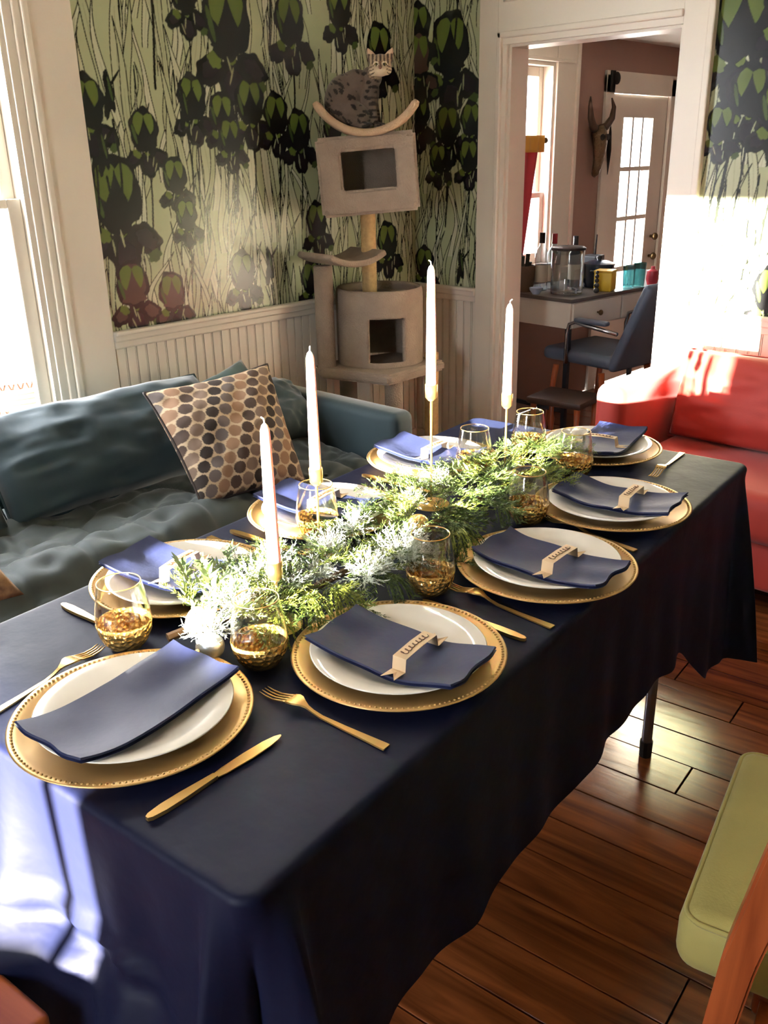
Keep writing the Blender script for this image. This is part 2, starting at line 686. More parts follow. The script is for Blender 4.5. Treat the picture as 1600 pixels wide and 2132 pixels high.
FL_LEFT = [(2.385, 1.965, 1.15, 'iris'), (1.825, 1.365, 1.1, 'iris'), (1.972, 1.575, 0.62, 'iris'), (2.085, 1.420, 0.55, 'iris'),
           (2.195, 1.690, 0.66, 'iris'), (2.47, 1.685, 0.72, 'iris'), (2.330, 1.640, 0.62, 'iris'), (2.36, 1.56, 0.55, 'iris'),
           (2.60, 1.64, 0.66, 'iris'), (1.755, 1.665, 0.72, 'iris'), (1.800, 1.515, 0.8, 'bud'), (1.85, 1.70, 0.8, 'bud'),
           (1.850, 1.045, 0.72, 'brown'), (2.37, 1.045, 0.66, 'iris'), (2.70, 1.99, 0.80, 'iris'), (2.98, 2.06, 0.7, 'iris'),
           (2.12, 1.28, 0.5, 'iris'), (2.02, 1.00, 0.62, 'brown'), (2.72, 1.58, 0.66, 'iris'), (2.92, 1.60, 0.6, 'iris'),
           (2.80, 1.22, 0.62, 'iris'), (3.15, 1.56, 0.66, 'iris'), (2.52, 1.06, 0.8, 'bud'), (2.16, 1.66, 0.75, 'bud'), (2.75, 0.98, 0.6, 'iris'),
           (3.22, 1.92, 0.8, 'iris'), (3.25, 1.10, 0.7, 'iris'), (2.05, 2.25, 0.9, 'iris'), (2.6, 2.4, 0.9, 'iris'), (2.20, 2.04, 0.62, 'iris')]
paper_panel('wallpaper', wall_left, 'y', 1.728, WY, WX + 0.002, FL_LEFT, 21)

paper_panel('wallpaper', wall_left, 'y', 1.728, WY, WX + 0.002, [(2.0, 2.4, 1, 'iris'), (2.6, 2.5, 1, 'iris'), (3.1, 2.4, 0.9, 'iris')], 22, res=0.012, z0=2.16, z1=CZ)
FAR = [(k * 0.55 - 1.4, 1.25 + 0.45 * ((k * 7) % 3), 0.95, 'iris') for k in range(10)]
paper_panel('wallpaper', wall_left, 'y', NY + 0.01, WIN1[0] - 0.14, WX + 0.002, FAR, 23, res=0.010, z1=CZ)
# beadboard under the rail: each board stands by itself with a groove between
bw = 0.0445
nb = 0
y = 1.742
me_board = None
while y < WY - 0.02:
    if me_board is None:
        bm = bmesh.new()
        bb(bm, 0, 0.010, 0.001, bw - 0.009, 0.12, 0.83, 0.0)
        tube(bm, [(0.006, bw - 0.0045, 0.12), (0.006, bw - 0.0045, 0.83)], 0.0032, 6)
        o = obj('board', bm, white, wall_left)
        me_board = o.data
    else:
        o = link('board', me_board, None, wall_left)
    o.location = (WX, y, 0)
    y += bw
# flat casing and mouldings between window and wallpaper, the rail, the base
bm = bmesh.new()
bb(bm, WX, WX + 0.018, 1.575, 1.735, 0.10, CZ, 0.002)
bb(bm, WX, WX + 0.034, 1.555, 1.582, 0.10, CZ, 0.006)
bb(bm, WX, WX + 0.024, 1.528, 1.556, 0.10, CZ, 0.005)
bb(bm, WX - 0.005, WX + 0.014, 1.498, 1.530, 0.44, CZ, 0.003)
tag(obj('trim_1', bm, white), kind='structure')
bm = bmesh.new()
bb(bm, WX, WX + 0.030, 1.735, WY, 0.845, 0.884, 0.006)
bb(bm, WX, WX + 0.020, 1.735, WY, 0.818, 0.848, 0.006)
bb(bm, WX + 0.026, WX + 0.044, 1.735, WY, 0.870, 0.886, 0.005)
tag(obj('trim_2', bm, white), kind='structure')
bm = bmesh.new()
bb(bm, WX, WX + 0.018, 1.735, WY, 0.0, 0.13, 0.004)
bb(bm, WX, WX + 0.018, NY, 0.4, 0.0, 0.13, 0.004)
tag(obj('baseboard_left', bm, white), kind='structure')


def sash_window(name, y0, y1, z0, z1, zm, x_out, muntins=0, frame=0.048, side=1):
    """double-hung window set in an x-plane wall: frame, two sashes, panes"""
    w = tag(bpy.data.objects.new(name, None), kind='structure')
    COL.objects.link(w)
    bm = bmesh.new()
    for a in (y0, y1 - 0.02):
        bb(bm, x_out, WX + 0.004, a, a + 0.02, z0, z1)
    bb(bm, x_out, WX + 0.004, y0 + 0.02, y1 - 0.02, z1 - 0.02, z1)
    bb(bm, x_out, WX + 0.055, y0 - 0.03, y1 + 0.03, z0 - 0.03, z0 + 0.012, 0.006)
    obj('jamb', bm, white, w)
    for nm, za, zb, xs in (('upper_sash', zm, z1 - 0.02, WX - 0.095), ('lower_sash', z0 + 0.012, zm + 0.028, WX - 0.060)):
        bm = bmesh.new()
        ya, yb = y0 + 0.02, y1 - 0.02
        bb(bm, xs, xs + 0.034, ya, ya + frame, za, zb, 0.004)
        bb(bm, xs, xs + 0.034, yb - frame, yb, za, zb, 0.004)
        bb(bm, xs, xs + 0.034, ya + frame, yb - frame, za, za + (0.03 if nm == 'upper_sash' else 0.06), 0.004)
        bb(bm, xs, xs + 0.034, ya + frame, yb - frame, zb - (0.03 if nm == 'lower_sash' else 0.05), zb, 0.004)
        for k in range(muntins):
            yy = ya + frame + (yb - ya - 2 * frame) * (k + 1) / (muntins + 1)
            bb(bm, xs + 0.006, xs + 0.028, yy - 0.009, yy + 0.009, za, zb)
        s = obj(nm, bm, white, w)
        newbox('pane', glass, s, xs + 0.015, xs + 0.018, ya + frame - 0.005, yb - frame + 0.005, za + 0.01, zb - 0.01)
    return w


sash_window('window_1', *WIN1, 1.336, X0)
sash_window('window_2', *KW, 1.235, X0, muntins=1, frame=0.04)
portal('window_left_sky', (WX - 0.17, 1.06, 1.33), (0, -PI / 2, 0), 1.76, 0.9)
portal('kitchen_window_sky', (WX - 0.17, 4.28, 1.40), (0, -PI / 2, 0), 1.1, 0.67)
portal('kitchen_door_sky', (WX - 0.17, 5.60, 1.20), (0, -PI / 2, 0), 1.4, 0.7)

# ------------------------------------------------------------------ door wall
DX0, DX1, DZ = -2.512, -1.725, 1.902
TH = 0.115
bm = bmesh.new()
bb(bm, WX - 0.16, DX0, WY, WY + TH, 0, CZ)
bb(bm, DX1, RX + 0.15, WY, WY + TH, 0, CZ)
bb(bm, DX0, DX1, WY, WY + TH, DZ, CZ)
wall_back = struct('wall_back', bm, white)
paper_panel('wallpaper', wall_back, 'x', WX, -2.640, WY - 0.002,
            [(-2.835, 1.925, 1.1, 'iris'), (-2.845, 1.60, 0.75, 'iris'), (-3.02, 1.66, 0.7, 'iris'), (-2.71, 1.62, 0.6, 'iris'), (-3.02, 2.02, 0.75, 'iris'), (-3.02, 1.90, 0.8, 'brown'),
             (-2.985, 0.985, 0.62, 'iris'), (-2.755, 0.985, 0.8, 'bud'), (-2.72, 1.47, 0.6, 'iris'), (-2.9, 1.46, 0.55, 'iris'), (-2.80, 2.4, 0.9, 'iris')], 33)
paper_panel('wallpaper', wall_back, 'x', -1.612, -0.85, WY - 0.002,
            [(-1.515, 1.90, 1.15, 'iris'), (-1.455, 1.665, 0.72, 'iris'), (-1.55, 1.56, 0.55, 'iris'), (-1.34, 1.62, 0.8, 'iris'), (-1.285, 0.985, 0.7, 'iris'), (-1.35, 1.95, 0.9, 'iris'),
             (-1.1, 1.4, 0.9, 'iris'), (-1.0, 1.9, 1.0, 'iris'), (-1.05, 1.05, 0.7, 'iris')], 35)
paper_panel('wallpaper', wall_back, 'x', -0.85, RX, WY - 0.002, [(0.2, 1.6, 1.0, 'iris'), (1.2, 1.9, 1.0, 'iris'), (-0.4, 1.3, 0.8, 'iris')], 36, res=0.012)
paper_panel('wallpaper', wall_back, 'x', -1.612, RX, WY - 0.002, [(-1.2, 2.4, 1, 'iris'), (0.3, 2.4, 1, 'iris')], 37, res=0.012, z0=2.16, z1=CZ)
paper_panel('wallpaper', wall_back, 'x', WX, -2.640, WY - 0.002, [(-2.8, 2.4, 0.9, 'iris')], 38, res=0.012, z0=2.16, z1=CZ)
bm = bmesh.new()      # casing, jamb lining and head panel
yy = WY - 0.020
bb(bm, -2.655, DX0 - 0.045, yy, WY, 0, CZ, 0.002)
bb(bm, DX0 - 0.046, DX0 - 0.022, yy - 0.010, WY, 0, DZ + 0.045, 0.005)
bb(bm, DX0 - 0.023, DX0, yy + 0.006, WY, 0, DZ, 0.002)
bb(bm, DX1 + 0.001, -1.610, yy, WY, 0, CZ, 0.002)
bb(bm, -1.628, -1.600, yy - 0.012, WY, 0, CZ, 0.005)
bb(bm, DX0 - 0.045, DX1 + 0.002, yy, WY, DZ + 0.022, CZ, 0.002)
bb(bm, DX0 - 0.045, DX1, yy - 0.010, WY, DZ + 0.020, DZ + 0.045, 0.005)
bb(bm, DX0 - 0.023, DX1, yy + 0.004, WY, DZ - 0.004, DZ + 0.022, 0.002)
for a, b in ((-2.50, -2.44), (-1.72, -1.69)):
    pass
bb(bm, -2.53, -1.67, yy - 0.008, yy + 0.002, 2.055, 2.072, 0.003)
bb(bm, -2.53, -2.515, yy - 0.008, yy + 0.002, 2.055, CZ, 0.003)
tag(obj('trim_3', bm, white), kind='structure')
bm = bmesh.new()
bb(bm, DX0 - 0.001, DX0 + 0.014, WY + 0.002, WY + TH + 0.01, 0, DZ - 0.012)
bb(bm, DX1 - 0.014, DX1 + 0.001, WY + 0.002, WY + TH + 0.01, 0, DZ - 0.012)
bb(bm, DX0, DX1, WY + 0.002, WY + TH + 0.01, DZ - 0.014, DZ + 0.001)
tag(obj('trim_4', bm, white), kind='structure')
bm = bmesh.new()
for a, b in ((WX + 0.03, -2.655), (-1.60, RX)):
    bb(bm, a, b, WY - 0.030, WY, 0.845, 0.884, 0.006)
    bb(bm, a, b, WY - 0.020, WY, 0.818, 0.848, 0.006)
    bb(bm, a, b, WY - 0.044, WY - 0.026, 0.870, 0.886, 0.005)
tag(obj('trim_5', bm, white), kind='structure')
bm = bmesh.new()
for a, b in ((WX, -2.655), (-1.60, RX)):
    bb(bm, a, b, WY - 0.018, WY, 0, 0.13, 0.004)
tag(obj('baseboard_back', bm, white), kind='structure')
x = WX + 0.012
while x < -2.66:
    if x + bw > -2.655:
        break
    o = link('board', me_board, None, wall_back)
    o.location = (x, WY, 0)
    o.rotation_euler = (0, 0, -PI / 2)
    o.location = (x, WY, 0)
    x += bw
x = -1.60
while x + bw < RX:
    o = link('board', me_board, None, wall_back)
    o.rotation_euler = (0, 0, -PI / 2)
    o.location = (x, WY, 0)
    x += bw

# ------------------------------------------------------------------ wall behind the camera with the sunny window, right wall, ceilings, kitchen shell
SW = (-1.055, -0.590, 0.74, 2.00)
bm = bmesh.new()
Y0 = NY - 0.14
bb(bm, WX - 0.16, SW[0], Y0, NY, 0, CZ)
bb(bm, SW[1], RX + 0.15, Y0, NY, 0, CZ)
bb(bm, SW[0], SW[1], Y0, NY, 0, SW[2])
bb(bm, SW[0], SW[1], Y0, NY, SW[3], CZ)
wall_near = struct('wall_near', bm, white)
paper_panel('wallpaper', wall_near, 'x', WX + 0.01, SW[0] - 0.10, NY + 0.002, [(f[0] - 1.0, f[1], f[2], f[3]) for f in FAR], 41, res=0.012, z1=CZ)
paper_panel('wallpaper', wall_near, 'x', SW[1] + 0.10, RX, NY + 0.002, FAR, 42, res=0.012, z1=CZ)
w5 = tag(bpy.data.objects.new('window_3', None), kind='structure')
COL.objects.link(w5)
bm = bmesh.new()
bb(bm, SW[0] - 0.08, SW[0] + 0.004, NY, NY + 0.02, SW[2] - 0.08, SW[3] + 0.08)
bb(bm, SW[1] - 0.004, SW[1] + 0.08, NY, NY + 0.02, SW[2] - 0.08, SW[3] + 0.08)
bb(bm, SW[0], SW[1], NY, NY + 0.02, SW[3] - 0.004, SW[3] + 0.08)
bb(bm, SW[0], SW[1], NY, NY + 0.05, SW[2] - 0.04, SW[2] + 0.004)
bb(bm, -0.672, -0.654, NY - 0.09, NY - 0.06, SW[2], SW[3])
bb(bm, SW[0], SW[1], NY - 0.09, NY - 0.06, 1.045, 1.115)
obj('sash', bm, white, w5)
newbox('pane', glass, w5, SW[0], SW[1], NY - 0.078, NY - 0.074, SW[2], SW[3])
portal('window_behind_offscreen', (-0.83, NY - 0.15, 1.34), (PI / 2, 0, 0), 0.46, 1.3)
bm = bmesh.new()
bb(bm, RX, RX + 0.15, NY, WY, 0, CZ)
wall_right = struct('wall_right', bm, white)
paper_panel('wallpaper', wall_right, 'y', NY, WY, RX - 0.002, FAR, 43, res=0.012, z1=CZ)
bm = bmesh.new()
bb(bm, WX - 0.16, RX + 0.15, NY - 0.14, WY + TH, CZ, CZ + 0.1)
struct('ceiling', bm, plaster)
bm = bmesh.new()
bb(bm, WX - 0.16, -0.3, 6.45, 6.6, 0, CZ)
struct('wall_kitchen_back', bm, mauve)
bm = bmesh.new()
bb(bm, -0.4, -0.25, WY + TH, 6.45, 0, CZ)
struct('wall_kitchen_right', bm, mauve)
bm = bmesh.new()
bb(bm, WX, -0.4, WY + TH, 6.45, 2.085, 2.2)
struct('ceiling_kitchen', bm, plaster)

# kitchen window casing and kitchen door
bm = bmesh.new()
bb(bm, WX, WX + 0.02, KW[1] + 0.0, KW[1] + 0.20, 0.70, 2.085, 0.003)
bb(bm, WX, WX + 0.032, KW[1] + 0.185, KW[1] + 0.215, 0.70, 2.085, 0.004)
bb(bm, WX, WX + 0.03, KW[0] - 0.15, KW[1] + 0.16, KW[3] + 0.0, KW[3] + 0.018, 0.004)
bb(bm, WX, WX + 0.016, KW[0] - 0.15, KW[1] + 0.0, KW[3] + 0.018, 2.085, 0.003)
bb(bm, WX, WX + 0.05, KW[0] - 0.1, KW[1] + 0.2, 0.80, 0.84, 0.006)
tag(obj('trim_6', bm, white), kind='structure')
d2 = tag(bpy.data.objects.new('door_1', None), kind='structure')
COL.objects.link(d2)
bm = bmesh.new()
bb(bm, WX, WX + 0.02, KD[0] - 0.09, KD[0] + 0.005, 0, KD[3] + 0.0, 0.003)
bb(bm, WX, WX + 0.02, KD[1] - 0.005, KD[1] + 0.07, 0, KD[3], 0.003)
bb(bm, WX, WX + 0.02, KD[0] - 0.09, KD[1] + 0.07, KD[3] - 0.10, KD[3] + 0.02, 0.003)
obj('frame', bm, white, d2)
gy0, gy1, gz0, gz1 = 5.415, 5.790, 0.765, 1.665
bm = bmesh.new()
xd = WX - 0.045
for y0, y1, z0, z1 in ((KD[0], gy0, 0.01, KD[3] - 0.1), (gy1, KD[1], 0.01, KD[3] - 0.1), (gy0, gy1, 0.01, gz0), (gy0, gy1, gz1, KD[3] - 0.1)):
    bb(bm, xd, xd + 0.04, y0, y1, z0, z1)
leaf = obj('leaf', bm, white, d2)
for k in (1, 2):
    yk = gy0 + (gy1 - gy0) * k / 3
    newbox('glazing_bar', white, leaf, xd + 0.004, xd + 0.036, yk - 0.011, yk + 0.011, gz0, gz1)
    zk = gz0 + (gz1 - gz0) * k / 3
    newbox('glazing_bar', white, leaf, xd + 0.002, xd + 0.038, gy0, gy1, zk - 0.013, zk + 0.013)
for i in range(3):
    for j in range(3):
        ya, yb = gy0 + (gy1 - gy0) * i / 3, gy0 + (gy1 - gy0) * (i + 1) / 3
        za, zb = gz0 + (gz1 - gz0) * j / 3, gz0 + (gz1 - gz0) * (j + 1) / 3
        newbox('pane', glass, leaf, xd + 0.018, xd + 0.021, ya + 0.002, yb - 0.002, za + 0.002, zb - 0.002)
brass = mat('aged_brass', (120, 98, 66), 0.35, 1.0)
for z in (0.80, 0.93):
    bm = bmesh.new()
    ell(bm, (xd + 0.075, 5.88, z), (0.02, 0.024, 0.024), u=12, v=8)
    tube(bm, [(xd + 0.038, 5.88, z), (xd + 0.07, 5.88, z)], 0.010, 8)
    obj('knob', bm, brass, leaf, smooth=True)
# black iron corner ornament on the door head
bm = bmesh.new()
bb(bm, WX + 0.02, WX + 0.03, 5.175, 5.225, 1.80, 1.915, 0.003)
ell(bm, (WX + 0.026, 5.245, 1.875), (0.008, 0.04, 0.035), u=12, v=8)
tag(obj('bell_bracket', bm, mat('black_iron', (30, 30, 26), 0.5, 0.6)), 'small dark iron bracket on the corner of the kitchen door frame', 'bracket')

# ------------------------------------------------------------------ table and tablecloth
TA = math.radians(6.2)
TN = Vector((math.cos(TA), math.sin(TA), 0))
TT = Vector((-math.sin(TA), math.cos(TA), 0))
NC, TC = -0.945, 1.335
HX, HY = 0.395, 0.865
tc_loc = TN * NC + TT * TC
ZT = 0.7535

steel = mat('grey_steel', (120, 124, 132), 0.35, 0.9)
table = empty('folding_table', tc_loc, TA, 'long folding table with grey steel legs under the navy cloth', 'table')
newbox('tabletop', mat('grey_plastic', (170, 168, 160), 0.5), table, -HX + 0.01, HX - 0.01, -HY + 0.01, HY - 0.01, 0.700, 0.748, 0.01)
for sy in (-1, 1):
    for sx in (-1, 1):
        bm = bmesh.new()
        tube(bm, [(sx * 0.295, sy * 0.615, 0.70), (sx * 0.295, sy * 0.615, 0.03)], 0.0135, 12)
        lg = obj('leg', bm, steel, table, smooth=False, auto=40)
        bm = bmesh.new()
        lathe(bm, [(0.0, 0.0), (0.016, 0.0), (0.017, 0.045), (0.0, 0.045)], 12, (sx * 0.295, sy * 0.615, 0))
        obj('foot', bm, mat('black_rubber', (22, 20, 20), 0.7), lg)
    bm = bmesh.new()
    tube(bm, [(-0.295, sy * 0.615, 0.30), (0.295, sy * 0.615, 0.30)], 0.009, 8)
    obj('stretcher', bm, steel, table)


def sm(x):
    x = min(1.0, max(0.0, x))
    return x * x * (3 - 2 * x)


def cloth_mesh():
    rc = 0.030
    pts = []          # x, y, nx, ny, side, c
    def line(a, b, n, nx, ny, side):
        for i in range(n):
            t = i / n
            pts.append((a[0] + (b[0] - a[0]) * t, a[1] + (b[1] - a[1]) * t, nx, ny, side))
    def arc(cx, cy, a0, n, side):
        for i in range(n):
            a = a0 + PI / 2 * i / n
            pts.append((cx + rc * math.cos(a), cy + rc * math.sin(a), math.cos(a), math.sin(a), side))
    line((HX, -HY + rc), (HX, HY - rc), 170, 1, 0, 'right')
    arc(HX - rc, HY - rc, 0, 22, 'c')
    line((HX - rc, HY), (-HX + rc, HY), 72, 0, 1, 'far')
    arc(-HX + rc, HY - rc, PI / 2, 22, 'c')
    line((-HX, HY - rc), (-HX, -HY + rc), 170, -1, 0, 'left')
    arc(-HX + rc, -HY + rc, PI, 22, 'c')
    line((-HX + rc, -HY), (HX - rc, -HY), 84, 0, -1, 'near')
    arc(HX - rc, -HY + rc, 3 * PI / 2, 22, 'c')
    n = len(pts)
    P = np.array([p[:4] for p in pts])
    seg = np.linalg.norm(np.roll(P[:, :2], -1, 0) - P[:, :2], axis=1)
    s = np.concatenate([[0], np.cumsum(seg)[:-1]])
    tot = seg.sum()
    # signed distance to the nearest corner apex
    apex = []
    for sx, sy in ((1, 1), (-1, 1), (-1, -1), (1, -1)):
        k = np.argmin(np.hypot(P[:, 0] - sx * HX, P[:, 1] - sy * HY))
        apex.append((s[k], sx, sy))
    c = np.full(n, 9.0)
    which = np.zeros(n, int)
    for k, (sa, sx, sy) in enumerate(apex):
        d = (s - sa + tot / 2) % tot - tot / 2
        m = np.abs(d) < np.abs(c)
        c[m] = d[m]
        which[m] = k
    L = np.zeros(n)
    for i in range(n):
        x, y, nx, ny = P[i]
        wr = max(nx, 0) ** 2
        wf = max(ny, 0) ** 2
        wl = max(-nx, 0) ** 2
        wn = max(-ny, 0) ** 2
        lr = 0.352 - 0.035 * sm((y + 0.5) / 0.9) + 0.155 * sm((y - 0.44) / 0.2) + 0.03 * sm((-0.5 - y) / 0.3)
        L[i] = wr * lr + wf * 0.42 + wl * 0.30 + wn * (0.36 + 0.14 * sm((0.25 - x) / 0.25))
        L[i] += 0.12 * math.exp(-(c[i] / 0.10) ** 2) * (0.2 if which[i] == 0 else 1)
    L += 0.004 * np.sin(2 * PI * s / 0.31 + 1.0) + 0.003 * np.sin(2 * PI * s / 0.13)
    wave = 0.10 * np.sin(2 * PI * s / 0.37 + 0.6) + 0.07 * np.sin(2 * PI * s / 0.205 + 2.0) + 0.04 * np.sin(2 * PI * s / 0.118)
    damp = np.clip((np.abs(c) - 0.05) / 0.15, 0, 1)
    fold = 0.24 * (np.exp(-((c - 0.048) / 0.017) ** 2) + np.exp(-((c + 0.048) / 0.017) ** 2)) - 0.22 * np.exp(-(c / 0.026) ** 2)
    wamp = 0.20 + 0.6 * np.clip(np.abs(P[:, 3]), 0, 1)
    rows = []
    for f in (0.0, 0.3, 0.6, 0.85, 0.96):
        rows.append((P[:, 0] * f, np.sign(P[:, 1]) * np.maximum(np.abs(P[:, 1]) - (1 - f) * HX, 0) if f else np.clip(P[:, 1], -HY + HX, HY - HX), np.zeros(n)))
    r0 = 0.011
    for k in range(5):
        a = PI / 2 * k / 4
        off = -r0 + r0 * math.sin(a)
        rows.append((P[:, 0] + P[:, 2] * off, P[:, 1] + P[:, 3] * off, np.full(n, -r0 + r0 * math.cos(a))))
    near = np.clip(-P[:, 3], 0, 1) ** 2 * np.clip((0.30 - P[:, 0]) / 0.12, 0, 1)
    K = 30
    for k in range(1, K + 1):
        f = k / K
        d = L * f
        out = d * (0.04 + wave * damp * wamp) * 0.9 + d * fold * (1 - 0.25 * f)
        # on the stool end the cloth meets the seat and spreads outwards
        fl = np.clip(d - 0.235, 0, None)
        out = out + near * np.minimum(fl * (0.55 + 0.25 * np.sin(s / 0.045)), 0.050 + 0.012 * np.sin(s / 0.03)) + near * 0.006 * np.sin(d / 0.03) * np.clip(d - 0.15, 0, 0.1) / 0.1
        z = -r0 - d + near * np.minimum(fl * 0.6, 0.045)
        # horizontal crease across the stool end
        out = out + near * 0.010 * np.exp(-((d - 0.205) / 0.012) ** 2)
        rows.append((P[:, 0] + P[:, 2] * out, P[:, 1] + P[:, 3] * out, z))
    X = np.array([r[0] for r in rows])
    Y = np.array([r[1] for r in rows])
    Z = np.array([r[2] for r in rows])
    me = grid_mesh('tablecloth', X, Y, Z, closed=True, flip=True)
    bm = bmesh.new()
    bm.from_mesh(me)
    bmesh.ops.remove_doubles(bm, verts=bm.verts[:], dist=1e-4)
    bmesh.ops.recalc_face_normals(bm, faces=bm.faces[:])
    bm.to_mesh(me)
    bm.free()
    return me


navy = mat('navy_cloth', (6, 12, 40), 0.6, sheen=0.04, bump=(9, 0.16, 0.02), spec=0.22)
navy.node_tree.nodes['Principled BSDF'].inputs['Sheen Tint'].default_value = (0.30, 0.42, 1.0, 1)
cl = link('tablecloth', cloth_mesh(), navy, smooth=True)
cl.location = tc_loc + Vector((0, 0, ZT))
cl.rotation_euler = (0, 0, TA)
tag(cl, 'navy blue tablecloth draped over the long dining table', 'tablecloth')

# ------------------------------------------------------------------ place settings
gold = mat('satin_gold', (206, 168, 108), 0.42, 0.7, bump=(60, 0.05, 0.002))
gold_bright = mat('bright_gold', (222, 182, 112), 0.28, 0.9, bump=(25, 0.08, 0.003))
china = mat('white_china', (240, 234, 222), 0.12, coat=0.3)
nap_m = mat('navy_napkin', (22, 31, 70), 0.6, sheen=0.08, bump=(35, 0.25, 0.004))
nap_m.node_tree.nodes['Principled BSDF'].inputs['Sheen Tint'].default_value = (0.4, 0.5, 1.0, 1)
card = mat('cream_card', (226, 196, 156), 0.55, noise=(30, 0.08))
ink_m = mat('brown_ink', (96, 58, 34), 0.6)

SEAT = ['the end seat by the wooden stool', 'the first seat along the green chair side', 'the second seat along the green chair side',
        'the third seat along the green chair side', 'the end seat by the red sofa', 'the third seat along the teal sofa side',
        'the second seat along the teal sofa side', 'the first seat along the teal sofa side']
CH = [(-0.975, 0.514), (-0.810, 0.874), (-0.818, 1.285), (-0.884, 1.634), (-1.121, 1.966), (-1.386, 1.630), (-1.325, 1.203), (-1.284, 0.811)]
NAPA = [97, 8, 2, 8, 101, 4, 9, 15]

bm = bmesh.new()
lathe(bm, [(0.0, 0.0), (0.100, 0.0), (0.108, 0.003), (0.163, 0.0175), (0.1645, 0.0195), (0.162, 0.0205), (0.150, 0.0178), (0.112, 0.0075), (0.104, 0.0055), (0.0, 0.005)], 72)
ch0 = obj('charger_plate', bm, gold, smooth=True)
bm = bmesh.new()
nb = 132
for i in range(nb):
    a = 2 * PI * i / nb
    bmesh.ops.create_icosphere(bm, subdivisions=1, radius=0.0026, matrix=Matrix.Translation((0.1575 * math.cos(a), 0.1575 * math.sin(a), 0.0192)))
rim0 = obj('beaded_rim', bm, gold, ch0, smooth=True)
rim0['kind'] = 'stuff'
bm = bmesh.new()
lathe(bm, [(0.0, 0.0), (0.066, 0.0), (0.070, 0.004), (0.100, 0.010), (0.1325, 0.0225), (0.1345, 0.0245), (0.1325, 0.0255), (0.100, 0.0145), (0.082, 0.0085), (0.070, 0.0070), (0.0, 0.0065)], 72)
pl0 = obj('dinner_plate', bm, china, smooth=True)


def napkin_mesh(seed, ln=0.252, wd=0.128):
    r = np.random.default_rng(seed)
    nx, ny = 30, 14
    u = np.linspace(-ln / 2, ln / 2, nx)
    ph = r.uniform(0, 6.28, 4)

    def zf(x, y):
        q = abs(x) / (ln / 2)
        return 0.0135 + 0.0185 * q ** 2.2 + 0.0018 * math.sin(9 * y / wd + ph[0]) * q + 0.0012 * math.sin(14 * x / ln + ph[1]) + 0.006 * (abs(y) / (wd / 2)) ** 2 * (1 - q * 0.6)
    bm = bmesh.new()
    v_ = np.linspace(-wd / 2, wd / 2, ny)
    def wob(x, y):
        return (x + 0.003 * math.sin(11 * y / wd + ph[2]), y + 0.003 * math.sin(9 * x / ln + ph[3]))
    H = 0.0042
    top = [[bm.verts.new((*wob(x, y), zf(x, y) + H)) for x in u] for y in v_]
    bot = [[bm.verts.new((*wob(x, y), zf(x, y) - H)) for x in u] for y in v_]
    for j in range(ny - 1):
        for i in range(nx - 1):
            bm.faces.new((top[j][i], top[j][i + 1], top[j + 1][i + 1], top[j + 1][i]))
            bm.faces.new((bot[j][i], bot[j + 1][i], bot[j + 1][i + 1], bot[j][i + 1]))
    ring = [(0, i) for i in range(nx)] + [(j, nx - 1) for j in range(1, ny)] + [(ny - 1, i) for i in range(nx - 2, -1, -1)] + [(j, 0) for j in range(ny - 2, 0, -1)]
    lay = []
    for f, ins in ((0.5, -0.0018), (0.0, 0.0035), (-0.5, -0.0022)):
        vs_ = []
        for j, i in ring:
            x, y = wob(u[i], v_[j])
            l = math.hypot(x / ln, y / wd)
            vs_.append(bm.verts.new((x - ins * x / (ln * l) * 1.2, y - ins * y / (wd * l) * 1.2, zf(u[i], v_[j]) + f * H)))
        lay.append(vs_)
    chain = [[top[j][i] for j, i in ring]] + lay + [[bot[j][i] for j, i in ring]]
    m = len(ring)
    for a, b in zip(chain, chain[1:]):
        for k in range(m):
            bm.faces.new((a[k], b[k], b[(k + 1) % m], a[(k + 1) % m]))
    bmesh.ops.recalc_face_normals(bm, faces=bm.faces[:])
    me = bpy.data.meshes.new('napkin')
    bm.to_mesh(me)
    bm.free()
    me.materials.append(nap_m)
    me.shade_smooth()
    me.set_sharp_from_angle(angle=math.radians(50))
    return me


